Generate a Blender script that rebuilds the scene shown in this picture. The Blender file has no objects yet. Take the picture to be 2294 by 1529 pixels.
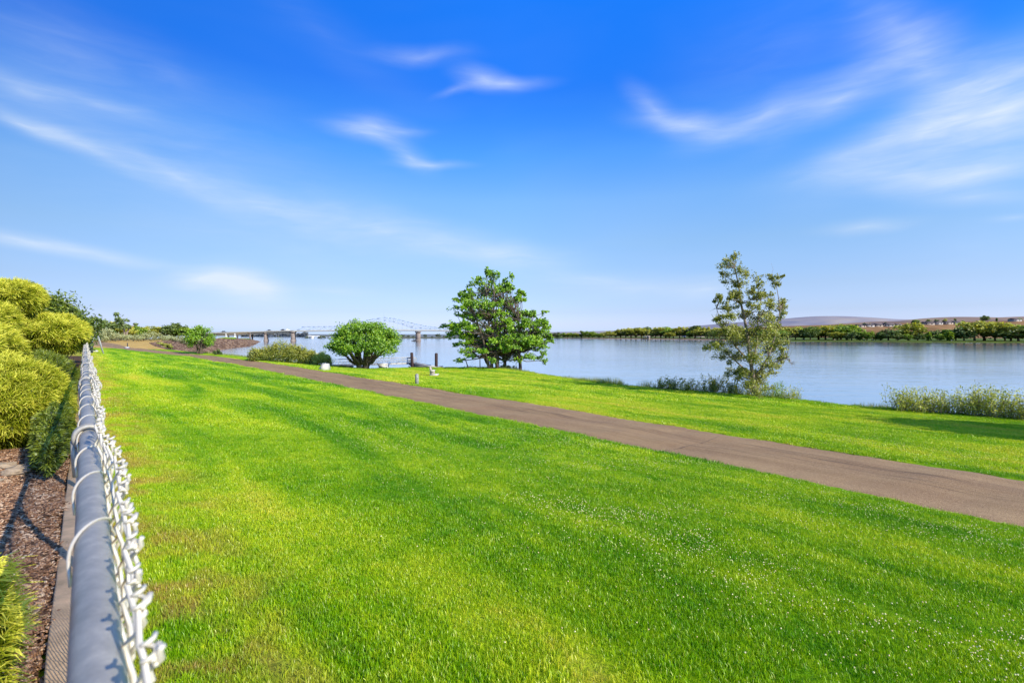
import bpy, math, random
import numpy as np
from mathutils import Vector, Matrix, noise as mnoise

R = math.radians
rng = np.random.default_rng(7)
random.seed(7)
scene = bpy.context.scene
COL = scene.collection

# ------------------------------------------------------------------ layout frame
ZC = 1.5                      # eye height above the foot of the fence
DX, DY = -0.6406, 0.7678      # direction in which fence and path run
NX, NY = 0.7678, 0.6406       # towards the river
WATER = ZC - 6.0

def st(s, t):
    return (DX * t + NX * s, DY * t + NY * s)

def to_st(x, y):
    return NX * x + NY * y, DX * x + DY * y

def ray(px, py, Y):           # survey helper: a sighted point at forward distance Y
    return Vector(((px - 1147) / 1147 * Y, Y, ZC - (py - 748) / 1147 * Y))

def gx(px, Y):
    return (px - 1147) / 1147 * Y

def sm(a, b, x):
    t = np.clip((x - a) / (b - a), 0, 1)
    return t * t * (3 - 2 * t)

# ------------------------------------------------------------------ shoreline polygons
near_land = [st(26, -400), st(25.5, -60), (17.8, 17.8), (13.9, 21.2), (11.5, 24.6), (6.4, 29.3), (2.9, 35.5), (-1.0, 43.6),
             (-6.5, 44.2), (-12.0, 43.2), (-17, 46), (-23.5, 49.2), (-29.8, 54.2), (-35.8, 58.2), (-41, 62), (-49, 71), (-63, 90),
             (-85, 130), (-112, 170), (-126, 206), (-138, 248), (-214, 414), (-240, 425), (-300, 420), (-600, 520), (-3000, 900), (-6000, 300), (-6000, -3000), (200, -3000)]
far_land = [(1500, -900), (700, 80), (344, 344), (277, 372), (219, 417), (178, 573), (60, 724), (-160, 690), (-262, 724), (-390, 1150),
            (-800, 1600), (-3000, 2400), (-9000, 4000), (-9000, 12000), (9000, 12000), (9000, -900)]

def sdist(px, py, poly):      # signed distance, positive inside
    P = np.array(poly, float)
    Q = np.roll(P, -1, 0)
    x = np.asarray(px, float); y = np.asarray(py, float)
    d2 = np.full(x.shape, 1e18); ins = np.zeros(x.shape, bool)
    for (ax, ay), (bx, by) in zip(P, Q):
        ex, ey = bx - ax, by - ay
        k = np.clip(((x - ax) * ex + (y - ay) * ey) / (ex * ex + ey * ey), 0, 1)
        d2 = np.minimum(d2, (x - ax - k * ex) ** 2 + (y - ay - k * ey) ** 2)
        c = ((ay > y) != (by > y))
        with np.errstate(divide='ignore', invalid='ignore'):
            xi = ex * (y - ay) / (ey if abs(ey) > 1e-9 else 1e-9) + ax
        ins ^= c & (x < xi)
    return np.where(ins, 1, -1) * np.sqrt(d2)

def wob(x, y, f):
    return (np.sin(x * f + 1.3 * np.sin(y * f * 1.7)) + np.sin(y * f * 1.31 + 2.1 + 1.1 * np.sin(x * f * 0.83))) * 0.5

def path_edges():
    near, far = [], []
    for t in np.concatenate([np.arange(-12, 46, 1.0)]):
        near.append(st(8.62 , t)); far.append(st(11.57, t))
    npx = [(480, 809.7, 2.22), (420.6, 797.7, 2.08), (354, 790.7, 1.92), (291.6, 784.6, 1.75), (241, 778.5, 1.63), (206, 775, 1.58), (140, 774, 1.56)]
    fpx = [(480, 796.6, 2.2), (407, 789, 2.0), (354, 784.6, 1.87), (288, 778.5, 1.7), (268, 773, 1.62), (250, 768.5, 1.56), (225, 764.9, 1.5)]
    for p in npx:
        Y = p[2] * 1147 / (p[1] - 748); near.append((gx(p[0], Y), Y))
    for p in fpx:
        Y = p[2] * 1147 / (p[1] - 748); far.append((gx(p[0], Y), Y))
    return near, far
PN, PF = path_edges()
PATH_POLY = PN + PF[::-1]

def height(x, y, flat=False):
    x = np.asarray(x, float); y = np.asarray(y, float)
    s, t = to_st(x, y)
    s = np.where(s > 11.6, s + (s - 11.6) * 0.85 * sm(20, 38, t), s)
    Hs = np.interp(s, [-50, 0.3, 8.6, 11.6, 23, 60], [1.5, 1.5, 2.3, 2.34, 2.92, 3.0])
    k = np.interp(t, [48, 62, 90, 130], [1, 0.82, 0.14, 0.1])
    H = 1.5 + (Hs - 1.5) * k
    H = H + np.interp(np.hypot(x, y), [150, 300, 420], [0, 0.95, 2.2]) * (y > 0) * (x < -60)
    H = H - 0.10 * np.exp(-((x + 3) ** 2 + (y - 42) ** 2) / 60.0)
    dn = sdist(x, y, near_land)
    df = sdist(x, y, far_land)
    # near bank falling to the river bed
    wn = np.interp(np.hypot(x, y), [0, 60, 120, 400], [3.5, 3.5, 13, 14])
    kn = sm(0, 1, np.clip(-(dn - 0.0) / wn, 0, 1)) if False else np.clip(-dn / wn, 0, 1)
    Hn = H + (7.4 - H) * kn
    # far bank
    Hf = np.interp(df, [-12, 0, 5, 60, 400, 2500], [7.4, 6.05, 5.1, 4.9, 4.3, 3.4])
    z = np.where(df > -12, np.minimum(Hn, Hf), Hn)
    z = ZC - z
    s, t = to_st(x, y)
    amp = np.clip((dn + 1) / 3, 0, 1)
    z = z + amp * (0.02 * wob(x, y, 1.1) + 0.012 * wob(x, y, 2.9)) * np.clip(np.abs(s) / 1.0 - 0.2, 0, 1) * np.clip((np.hypot(x, y)) / 4, 0, 1)
    return z

def gz(x, y):
    return float(height(np.array([x]), np.array([y]))[0])

# ------------------------------------------------------------------ mesh helpers
def make_mesh(name, V, F, attrs=None, smooth=False):
    """V (n,3); F list of arrays of faces, each (m,k)"""
    me = bpy.data.meshes.new(name)
    V = np.asarray(V, np.float32)
    if not isinstance(F, (list, tuple)) or (len(F) and np.isscalar(F[0])):
        F = [F]
    Fs = [np.asarray(f, np.int32) for f in F if len(f)]
    me.vertices.add(len(V)); me.vertices.foreach_set('co', V.ravel())
    nl = sum(f.size for f in Fs); npol = sum(len(f) for f in Fs)
    me.loops.add(nl); me.polygons.add(npol)
    me.loops.foreach_set('vertex_index', np.concatenate([f.ravel() for f in Fs]))
    tot = np.concatenate([np.full(len(f), f.shape[1], np.int32) for f in Fs])
    start = np.concatenate([[0], np.cumsum(tot)[:-1]]).astype(np.int32)
    me.polygons.foreach_set('loop_start', start)
    try:
        me.polygons.foreach_set('loop_total', tot)
    except Exception:
        pass
    me.update(calc_edges=True)
    if smooth:
        me.polygons.foreach_set('use_smooth', np.ones(npol, bool))
    for k, a in (attrs or {}).items():
        a = np.asarray(a, np.float32)
        if a.ndim == 2:
            at = me.attributes.new(k, 'FLOAT_COLOR', 'POINT'); at.data.foreach_set('color', a.ravel())
        else:
            at = me.attributes.new(k, 'FLOAT', 'POINT'); at.data.foreach_set('value', a)
    me.validate()
    return me

def obj(name, me, mat, parent=None, loc=None, **kw):
    o = bpy.data.objects.new(name, me)
    if mat is not None and me is not None and len(me.materials) == 0:
        me.materials.append(mat)
    COL.objects.link(o)
    if parent is not None:
        o.parent = parent
    if loc is not None:
        o.location = loc
    for k, v in kw.items():
        o[k] = v
    return o

def tag(o, label, cat, group=None, kind=None):
    o['label'] = label; o['category'] = cat
    if group: o['group'] = group
    if kind: o['kind'] = kind
    return o

def empty(name, loc, label, cat, group=None, rz=0):
    o = bpy.data.objects.new(name, None); COL.objects.link(o)
    o.empty_display_size = 0.2
    o.location = loc; o.rotation_euler = (0, 0, rz)
    return tag(o, label, cat, group)

def dup(root, loc, rz=0, scale=(1, 1, 1), label=None, cat=None, group=None):
    r = root.copy(); COL.objects.link(r)
    r.location = loc; r.rotation_euler = (0, 0, rz); r.scale = scale
    if label: r['label'] = label
    if cat: r['category'] = cat
    if group: r['group'] = group
    for ch in list(root.children):
        c = ch.copy(); COL.objects.link(c); c.parent = r
        for g in ch.children:
            d = g.copy(); COL.objects.link(d); d.parent = c
    return r

class MB:
    """collects shapes into one mesh"""
    def __init__(self):
        self.V = []; self.Q = []; self.T = []; self.n = 0; self.A = []
    def add(self, V, Q=None, T=None, a=0.5):
        V = np.asarray(V, float)
        self.V.append(V)
        if Q is not None and len(Q): self.Q.append(np.asarray(Q, int) + self.n)
        if T is not None and len(T): self.T.append(np.asarray(T, int) + self.n)
        self.A.append(np.broadcast_to(np.asarray(a, float), (len(V),)).copy())
        self.n += len(V)
        return self
    def box(self, c, size, rz=0, rx=0, ry=0, bevel=0.0, taper=1.0):
        sx, sy, sz = [v / 2 for v in size]
        v = np.array([(x * sx, y * sy, z * sz) for z in (-1, 1) for (x, y) in ((-1, -1), (1, -1), (1, 1), (-1, 1))], float)
        v[4:, :2] *= taper
        M = np.array(Matrix.Rotation(rz, 3, 'Z') @ Matrix.Rotation(ry, 3, 'Y') @ Matrix.Rotation(rx, 3, 'X'))
        v = v @ M.T + np.array(c)
        self.add(v, [(3, 2, 1, 0), (4, 5, 6, 7), (0, 1, 5, 4), (1, 2, 6, 5), (2, 3, 7, 6), (3, 0, 4, 7)])
        return self
    def tube(self, pts, rad, n=8, cap=True, a=0.5):
        P = np.asarray(pts, float); m = len(P)
        r = np.broadcast_to(np.asarray(rad, float), (m,))
        T = np.gradient(P, axis=0); T /= np.linalg.norm(T, axis=1)[:, None] + 1e-12
        ref = np.array([0, 0, 1.0]) if abs(T[0, 2]) < 0.9 else np.array([1.0, 0, 0])
        u = np.cross(T[0], ref); u /= np.linalg.norm(u)
        ang = np.linspace(0, 2 * np.pi, n, endpoint=False)
        V = []
        for i in range(m):
            u = u - T[i] * np.dot(u, T[i]); u /= np.linalg.norm(u) + 1e-12
            w = np.cross(T[i], u)
            V.append(P[i] + r[i] * (np.cos(ang)[:, None] * u + np.sin(ang)[:, None] * w))
        V = np.concatenate(V)
        i = np.arange(m - 1)[:, None] * n; j = np.arange(n)[None, :]; k = (j + 1) % n
        Q = np.stack([i + j, i + k, i + n + k, i + n + j], -1).reshape(-1, 4)
        T3 = []
        if cap:
            V = np.concatenate([V, P[:1], P[-1:]]); b = m * n
            for q in range(n):
                T3.append((b, (q + 1) % n, q)); T3.append((b + 1, (m - 1) * n + q, (m - 1) * n + (q + 1) % n))
        self.add(V, Q, T3, a)
        return self
    def build(self, name, mat, parent=None, smooth=False, **kw):
        V = np.concatenate(self.V)
        F = []
        if self.Q: F.append(np.concatenate(self.Q))
        if self.T: F.append(np.concatenate(self.T))
        me = make_mesh(name, V, F, {'tint': np.concatenate(self.A)}, smooth)
        return obj(name, me, mat, parent, **kw)
    def mesh(self, name, smooth=False):
        V = np.concatenate(self.V); F = []
        if self.Q: F.append(np.concatenate(self.Q))
        if self.T: F.append(np.concatenate(self.T))
        return make_mesh(name, V, F, {'tint': np.concatenate(self.A)}, smooth)

# ------------------------------------------------------------------ materials
class NT:
    def __init__(self, tree): self.t = tree; self.n = tree.nodes; self.l = tree.links
    def new(self, typ, **kw):
        nd = self.n.new(typ)
        for k, v in kw.items(): setattr(nd, k, v)
        return nd
    def val(self, sock, v):
        if hasattr(v, 'links') or isinstance(v, bpy.types.NodeSocket): self.l.new(v, sock)
        else: sock.default_value = v
    def math(self, op, a, b=None, c=None, clamp=False):
        nd = self.new('ShaderNodeMath', operation=op); nd.use_clamp = clamp
        self.val(nd.inputs[0], a)
        if b is not None: self.val(nd.inputs[1], b)
        if c is not None: self.val(nd.inputs[2], c)
        return nd.outputs[0]
    def vmath(self, op, a, b=None, scale=None):
        nd = self.new('ShaderNodeVectorMath', operation=op)
        self.val(nd.inputs[0], a)
        if b is not None: self.val(nd.inputs[1], b)
        if scale is not None: self.val(nd.inputs['Scale'], scale)
        return nd.outputs['Value'] if op in ('DOT_PRODUCT', 'LENGTH') else nd.outputs[0]
    def noise(self, vec=None, scale=5, detail=3, rough=0.5, dist=0.0, out=0):
        nd = self.new('ShaderNodeTexNoise')
        if vec is not None: self.l.new(vec, nd.inputs['Vector'])
        nd.inputs['Scale'].default_value = scale; nd.inputs['Detail'].default_value = detail
        nd.inputs['Roughness'].default_value = rough; nd.inputs['Distortion'].default_value = dist
        return nd.outputs[out]
    def ramp(self, fac, stops, interp='LINEAR'):
        nd = self.new('ShaderNodeValToRGB'); nd.color_ramp.interpolation = interp
        e = nd.color_ramp.elements
        while len(e) < len(stops): e.new(0.5)
        for el, (p, c) in zip(e, stops):
            el.position = p; el.color = (*c, 1) if len(c) == 3 else c
        self.l.new(fac, nd.inputs[0])
        return nd.outputs[0]
    def mix(self, fac, a, b, blend='MIX'):
        nd = self.new('ShaderNodeMix', data_type='RGBA', blend_type=blend)
        self.val(nd.inputs[0], fac)
        self.val(nd.inputs[6], (*a, 1) if isinstance(a, tuple) and len(a) == 3 else a)
        self.val(nd.inputs[7], (*b, 1) if isinstance(b, tuple) and len(b) == 3 else b)
        return nd.outputs[2]
    def attr(self, name, out='Fac'):
        nd = self.new('ShaderNodeAttribute', attribute_name=name); return nd.outputs[out]
    def maprange(self, v, a, b, c, d):
        nd = self.new('ShaderNodeMapRange'); self.val(nd.inputs[0], v)
        for i, q in enumerate((a, b, c, d)): nd.inputs[i + 1].default_value = q
        return nd.outputs[0]
    def bump(self, h, strength=0.3, dist=0.02):
        nd = self.new('ShaderNodeBump'); nd.inputs['Strength'].default_value = strength
        nd.inputs['Distance'].default_value = dist; self.l.new(h, nd.inputs['Height']); return nd.outputs[0]

def new_mat(name):
    m = bpy.data.materials.new(name); m.use_nodes = True
    nt = NT(m.node_tree); nt.n.clear()
    out = nt.new('ShaderNodeOutputMaterial')
    return m, nt, out

def principled(nt, out, color, rough=0.8, metal=0.0, normal=None, spec=None):
    p = nt.new('ShaderNodeBsdfPrincipled')
    nt.val(p.inputs['Base Color'], (*color, 1) if isinstance(color, tuple) and len(color) == 3 else color)
    nt.val(p.inputs['Roughness'], rough); nt.val(p.inputs['Metallic'], metal)
    if spec is not None: p.inputs['Specular IOR Level'].default_value = spec
    if normal is not None: nt.l.new(normal, p.inputs['Normal'])
    nt.l.new(p.outputs[0], out.inputs[0]); return p

def simple_mat(name, c, rough=0.7, metal=0.0, var=0.15, scale=6.0, bump=0.0, obj_coord=True):
    m, nt, out = new_mat(name)
    tc = nt.new('ShaderNodeTexCoord').outputs['Object' if obj_coord else 'Generated']
    f = nt.noise(tc, scale, 4, 0.6)
    lo = tuple(max(0, v * (1 - var)) for v in c); hi = tuple(min(1, v * (1 + var)) for v in c)
    colr = nt.ramp(f, [(0.3, lo), (0.7, hi)])
    nrm = None
    if bump: nrm = nt.bump(nt.noise(tc, scale * 6, 3), bump, 0.01)
    principled(nt, out, colr, rough, metal, nrm)
    return m

def st_vector(nt, fs, ft):
    geo = nt.new('ShaderNodeNewGeometry').outputs['Position']
    s = nt.vmath('DOT_PRODUCT', geo, (NX, NY, 0)); t = nt.vmath('DOT_PRODUCT', geo, (DX, DY, 0))
    cb = nt.new('ShaderNodeCombineXYZ')
    nt.l.new(nt.math('MULTIPLY', s, fs), cb.inputs[0]); nt.l.new(nt.math('MULTIPLY', t, ft), cb.inputs[1])
    return cb.outputs[0], s, t, geo

def lawn_color(nt):
    """large scale lawn colour from the place on the ground: mowing streaks, dry patches"""
    v, s, t, geo = st_vector(nt, 0.9, 0.14)
    f1 = nt.noise(v, 1.0, 3, 0.55, 0.6)
    f2 = nt.noise(geo, 0.55, 4, 0.6)
    f3 = nt.noise(geo, 3.2, 3, 0.6)
    f = nt.math('ADD', nt.math('MULTIPLY', f1, 0.54), nt.math('MULTIPLY', f2, 0.28))
    f = nt.math('ADD', f, nt.math('MULTIPLY', f3, 0.18))
    f4 = nt.noise(geo, 9.0, 3, 0.7)
    f = nt.math('ADD', f, nt.math('MULTIPLY', nt.math('SUBTRACT', f4, 0.5), 0.20))
    f5 = nt.noise(geo, 30.0, 2, 0.7)
    f = nt.math('ADD', f, nt.math('MULTIPLY', nt.math('SUBTRACT', f5, 0.5), 0.16))
    # yellower, drier towards the fence
    edge = nt.maprange(s, 0.2, 3.5, 0.115, 0.0)
    f = nt.math('ADD', f, edge)
    mid = nt.maprange(s, 7.0, 12.5, 0.0, 0.085)
    f = nt.math('ADD', f, mid)
    c = nt.ramp(f, [(0.335, GREEN0), (0.44, GREEN1), (0.53, GREEN2), (0.615, GREEN3), (0.72, GREEN4)])
    # bare brown spots at the foot of the fence
    dry = nt.math('MULTIPLY', nt.maprange(s, 0.25, 1.15, 1.0, 0.0), nt.maprange(nt.noise(geo, 1.7, 3, 0.6), 0.44, 0.56, 0.0, 1.0))
    return c, dry, geo, s, t

GREEN0 = (0.085, 0.300, 0.001)
GREEN1 = (0.180, 0.460, 0.001)
GREEN2 = (0.370, 0.620, 0.004)
GREEN3 = (0.620, 0.780, 0.020)
GREEN4 = (0.820, 0.780, 0.070)

def mat_ground():
    m, nt, out = new_mat('ground_mat')
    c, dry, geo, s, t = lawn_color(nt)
    fine = nt.noise(geo, 38, 3, 0.7)
    v, *_ = st_vector(nt, 9, 9)
    mid = nt.noise(geo, 7, 4, 0.65)
    c = nt.mix(nt.maprange(mid, 0.3, 0.7, 0, 0.55), c, nt.mix(1.0, c, (0.45, 0.6, 0.4), 'MULTIPLY'))
    c = nt.mix(nt.maprange(fine, 0.35, 0.65, 0.5, 0.0), c, nt.mix(1.0, c, (0.4, 0.5, 0.35), 'MULTIPLY'))
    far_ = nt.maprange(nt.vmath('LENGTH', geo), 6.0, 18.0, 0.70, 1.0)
    c = nt.vmath('SCALE', c, scale=far_)  # ground darkened near the camera so gaps between tufts read as shade
    c = nt.mix(nt.math('MULTIPLY', dry, 0.85), c, (0.42, 0.22, 0.075))
    zone = nt.new('ShaderNodeAttribute', attribute_name='zone')
    zc = nt.mix(nt.maprange(nt.noise(geo, 0.35, 6, 0.7), 0.3, 0.7, 0, 1), nt.mix(1.0, zone.outputs['Color'], (0.6, 0.62, 0.6), 'MULTIPLY'), zone.outputs['Color'])
    c = nt.mix(zone.outputs['Alpha'], c, zc)
    n = nt.bump(nt.math('ADD', fine, nt.math('MULTIPLY', mid, 2.0)), 0.5, 0.03)
    principled(nt, out, c, 0.9, 0, n, 0.1)
    return m

def mat_blade(name='grass_mat'):
    m, nt, out = new_mat(name)
    c, dry, geo, s, t = lawn_color(nt)
    tint = nt.attr('tint')
    hgt = nt.attr('hgt')
    c = nt.mix(nt.maprange(tint, 0.0, 0.5, 0.9, 0.0), c, nt.mix(1.0, c, (0.38, 0.58, 0.3), 'MULTIPLY'))  # darker blades stand in for shadows in the turf
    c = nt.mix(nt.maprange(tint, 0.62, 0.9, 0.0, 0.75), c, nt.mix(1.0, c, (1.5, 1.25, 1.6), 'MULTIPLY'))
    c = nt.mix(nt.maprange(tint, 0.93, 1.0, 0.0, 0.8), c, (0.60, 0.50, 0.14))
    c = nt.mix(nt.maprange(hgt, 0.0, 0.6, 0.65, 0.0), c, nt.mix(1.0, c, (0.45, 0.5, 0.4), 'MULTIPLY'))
    c = nt.mix(nt.math('MULTIPLY', dry, nt.maprange(tint, 0.25, 0.5, 0.95, 0.45)), c, (0.58, 0.33, 0.10))
    d = nt.new('ShaderNodeBsdfDiffuse'); nt.l.new(c, d.inputs[0])
    tr = nt.new('ShaderNodeBsdfTranslucent'); nt.l.new(nt.mix(1.0, c, (1.0, 1.0, 0.5), 'MULTIPLY'), tr.inputs[0])
    mx = nt.new('ShaderNodeMixShader'); mx.inputs[0].default_value = 0.3
    nt.l.new(d.outputs[0], mx.inputs[1]); nt.l.new(tr.outputs[0], mx.inputs[2])
    g = nt.new('ShaderNodeBsdfGlossy'); g.inputs['Roughness'].default_value = 0.38; g.inputs['Color'].default_value = (1, 0.97, 0.8, 1)
    mx2 = nt.new('ShaderNodeMixShader'); mx2.inputs[0].default_value = 0.045
    nt.l.new(mx.outputs[0], mx2.inputs[1]); nt.l.new(g.outputs[0], mx2.inputs[2]); nt.l.new(mx2.outputs[0], out.inputs[0])
    return m

def mat_leaf(name, dark, mid, light, trans=0.3, gloss=0.06):
    m, nt, out = new_mat(name)
    tint = nt.attr('tint')
    c = nt.ramp(tint, [(0.0, dark), (0.5, mid), (1.0, light)])
    d = nt.new('ShaderNodeBsdfDiffuse'); nt.l.new(c, d.inputs[0])
    tr = nt.new('ShaderNodeBsdfTranslucent'); nt.l.new(nt.mix(1.0, c, (1.1, 1.1, 0.4), 'MULTIPLY'), tr.inputs[0])
    mx = nt.new('ShaderNodeMixShader'); mx.inputs[0].default_value = trans
    nt.l.new(d.outputs[0], mx.inputs[1]); nt.l.new(tr.outputs[0], mx.inputs[2])
    g = nt.new('ShaderNodeBsdfGlossy'); g.inputs['Roughness'].default_value = 0.5
    mx2 = nt.new('ShaderNodeMixShader'); mx2.inputs[0].default_value = gloss
    nt.l.new(mx.outputs[0], mx2.inputs[1]); nt.l.new(g.outputs[0], mx2.inputs[2])
    nt.l.new(mx2.outputs[0], out.inputs[0])
    return m

def mat_bark(name, a, b):
    m, nt, out = new_mat(name)
    tc = nt.new('ShaderNodeTexCoord').outputs['Object']
    mp = nt.new('ShaderNodeMapping'); mp.inputs['Scale'].default_value = (9, 9, 2); nt.l.new(tc, mp.inputs[0])
    f = nt.noise(mp.outputs[0], 1.5, 5, 0.7)
    principled(nt, out, nt.ramp(f, [(0.3, a), (0.7, b)]), 0.9, 0, nt.bump(f, 0.6, 0.03))
    return m

def mat_asphalt():
    m, nt, out = new_mat('asphalt_mat')
    v, s, t, geo = st_vector(nt, 1.6, 0.10)
    streak = nt.noise(v, 1.3, 4, 0.6)
    speck = nt.noise(geo, 95, 2, 0.8)
    blot = nt.noise(geo, 0.9, 4, 0.6)
    c = nt.ramp(streak, [(0.32, (0.335, 0.205, 0.088)), (0.68, (0.50, 0.325, 0.155))])
    c = nt.mix(nt.maprange(blot, 0.35, 0.65, 0.4, 0.0), c, (0.24, 0.125, 0.062))
    sp2 = nt.noise(geo, 34, 2, 0.9)
    c = nt.mix(nt.maprange(speck, 0.54, 0.66, 0, 0.8), c, (0.72, 0.50, 0.28))
    c = nt.mix(nt.maprange(speck, 0.34, 0.46, 0.8, 0.0), c, (0.12, 0.07, 0.045))
    c = nt.mix(nt.maprange(sp2, 0.58, 0.70, 0, 0.55), c, (0.62, 0.42, 0.24))
    c = nt.mix(nt.maprange(sp2, 0.32, 0.42, 0.5, 0.0), c, (0.20, 0.11, 0.065))
    # long hairline cracks in the paving, running with the path
    v2, *_ = st_vector(nt, 0.7, 0.02)
    cr = nt.noise(v2, 1.0, 6, 0.62)
    crack = nt.math('ABSOLUTE', nt.math('SUBTRACT', cr, 0.5))
    c = nt.mix(nt.maprange(crack, 0.0, 0.008, 0.5, 0.0), c, (0.045, 0.035, 0.03))
    principled(nt, out, c, 0.85, 0, nt.bump(speck, 0.5, 0.006), 0.25)
    return m

def mat_water():
    m, nt, out = new_mat('water_mat')
    geo = nt.new('ShaderNodeNewGeometry').outputs['Position']
    mp = nt.new('ShaderNodeMapping'); mp.inputs['Rotation'].default_value = (0, 0, R(18)); mp.inputs['Scale'].default_value = (0.35, 1.0, 1); nt.l.new(geo, mp.inputs[0])
    w1 = nt.noise(mp.outputs[0], 0.55, 4, 0.6, 0.4)
    w2 = nt.noise(mp.outputs[0], 0.06, 3, 0.5, 0.3)
    patch = nt.noise(geo, 0.012, 3, 0.5)
    amp = nt.maprange(patch, 0.35, 0.65, 0.25, 1.0)
    h = nt.math('ADD', nt.math('MULTIPLY', w1, amp), nt.math('MULTIPLY', w2, 0.8))
    n = nt.bump(h, 0.16, 0.6)
    c = nt.ramp(patch, [(0.3, (0.16, 0.165, 0.18)), (0.7, (0.20, 0.20, 0.205))])
    p = principled(nt, out, c, 0.13, 0, n)
    p.inputs['IOR'].default_value = 1.62
    p.inputs['Specular IOR Level'].default_value = 0.62
    gl = nt.new('ShaderNodeBsdfGlossy'); gl.inputs['Roughness'].default_value = 0.09; gl.inputs['Color'].default_value = (0.97, 0.97, 0.97, 1)
    nt.l.new(n, gl.inputs['Normal'])
    mx = nt.new('ShaderNodeMixShader'); mx.inputs[0].default_value = 0.78
    nt.l.new(p.outputs[0], mx.inputs[1]); nt.l.new(gl.outputs[0], mx.inputs[2]); nt.l.new(mx.outputs[0], out.inputs[0])
    return m

def mat_mulch():
    m, nt, out = new_mat('mulch_mat')
    geo = nt.new('ShaderNodeNewGeometry').outputs['Position']
    vo = nt.new('ShaderNodeTexVoronoi'); vo.inputs['Scale'].default_value = 30; nt.l.new(geo, vo.inputs['Vector'])
    f = nt.noise(geo, 18, 5, 0.75)
    c = nt.ramp(f, [(0.25, (0.05, 0.024, 0.012)), (0.5, (0.22, 0.11, 0.055)), (0.75, (0.42, 0.23, 0.12))])
    principled(nt, out, c, 0.95, 0, nt.bump(nt.math('ADD', f, vo.outputs[0]), 0.9, 0.03))
    return m

def mat_tint(name, stops, rough=0.85, bumpscale=0, transl=0):
    m, nt, out = new_mat(name)
    geo = nt.new('ShaderNodeNewGeometry').outputs['Position']
    oi = nt.new('ShaderNodeObjectInfo').outputs['Random']
    f = nt.math('FRACT', nt.math('ADD', nt.attr('tint'), oi)) if False else nt.attr('tint')
    c = nt.ramp(f, stops)
    nrm = None
    if bumpscale: nrm = nt.bump(nt.noise(geo, bumpscale, 4, 0.7), 0.5, 0.3 / bumpscale)
    principled(nt, out, c, rough, 0, nrm)
    return m

M = {}
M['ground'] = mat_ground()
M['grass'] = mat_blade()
M['asphalt'] = mat_asphalt()
M['water'] = mat_water()
M['mulch'] = mat_mulch()
M['galv'] = None

def mat_galv():
    m, nt, out = new_mat('galvanised_mat')
    tc = nt.new('ShaderNodeTexCoord').outputs['Object']
    f = nt.noise(tc, 14, 5, 0.7); g = nt.noise(tc, 60, 3, 0.6)
    st_ = nt.noise(tc, 45, 4, 0.7)
    c = nt.ramp(nt.math('ADD', nt.math('MULTIPLY', f, 0.6), nt.math('MULTIPLY', st_, 0.4)), [(0.34, (0.32, 0.305, 0.27)), (0.5, (0.43, 0.41, 0.37)), (0.62, (0.55, 0.52, 0.46)), (0.74, (0.85, 0.78, 0.66))])
    principled(nt, out, c, nt.maprange(f, 0.3, 0.7, 0.40, 0.60), 0.22, nt.bump(g, 0.2, 0.002))
    return m
M['galv'] = mat_galv()
M['wire'] = simple_mat('wire_mat', (0.80, 0.73, 0.60), 0.42, 0.2, 0.08, 20)
M['concrete'] = simple_mat('concrete_mat', (0.66, 0.45, 0.26), 0.9, 0, 0.3, 5, 0.3)
M['whiteconc'] = simple_mat('white_concrete_mat', (0.66, 0.62, 0.54), 0.7, 0, 0.06, 4)
M['pale'] = simple_mat('pale_bench_mat', (0.50, 0.44, 0.34), 0.7, 0, 0.1, 6)
M['greywood'] = simple_mat('grey_wood_mat', (0.33, 0.33, 0.29), 0.85, 0, 0.3, 12, 0.2)
M['pile'] = simple_mat('pile_mat', (0.05, 0.026, 0.02), 0.8, 0, 0.5, 5, 0.2)
M['dark'] = simple_mat('dark_mat', (0.045, 0.045, 0.05), 0.7, 0, 0.2, 4)
M['binmat'] = simple_mat('bin_mat', (0.06, 0.068, 0.09), 0.6, 0, 0.2, 4)
M['steel'] = simple_mat('rail_steel_mat', (0.46, 0.46, 0.44), 0.5, 0.2, 0.15, 6)
M['pier'] = simple_mat('pier_mat', (0.30, 0.24, 0.20), 0.9, 0, 0.2, 0.3)
M['girder'] = simple_mat('girder_mat', (0.46, 0.46, 0.42), 0.8, 0, 0.1, 0.2)
M['truss'] = simple_mat('truss_mat', (0.48, 0.60, 0.76), 0.6, 0, 0.15, 0.2)
M['whitepaint'] = simple_mat('white_paint_mat', (0.80, 0.80, 0.78), 0.6, 0, 0.05, 1)
M['housewall'] = simple_mat('house_wall_mat', (0.50, 0.47, 0.43), 0.7, 0, 0.1, 1)
M['roof'] = simple_mat('roof_mat', (0.13, 0.10, 0.10), 0.85, 0, 0.2, 1)
M['tanwall'] = simple_mat('tan_wall_mat', (0.50, 0.42, 0.34), 0.8, 0, 0.1, 1)
M['glass'] = simple_mat('window_mat', (0.03, 0.035, 0.05), 0.15, 0, 0.1, 1)
M['blue'] = simple_mat('blue_mat', (0.06, 0.10, 0.30), 0.6, 0, 0.1, 3)
M['bark'] = mat_bark('bark_mat', (0.055, 0.038, 0.026), (0.20, 0.15, 0.105))
M['barkpale'] = mat_bark('pale_bark_mat', (0.16, 0.115, 0.085), (0.44, 0.36, 0.28))
M['locust'] = mat_leaf('locust_leaf', (0.063, 0.131, 0.007), (0.270, 0.516, 0.016), (0.605, 0.819, 0.023))
M['dome'] = mat_leaf('dome_leaf', (0.062, 0.131, 0.007), (0.209, 0.427, 0.013), (0.462, 0.633, 0.026))
M['poplar'] = mat_leaf('poplar_leaf', (.09, .12, .018), (.38, .40, .055), (.64, .63, .13))
M['lime'] = mat_leaf('lime_leaf', (0.087, 0.181, 0.007), (0.263, 0.480, 0.016), (0.525, 0.713, 0.039), 0.38)
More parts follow.
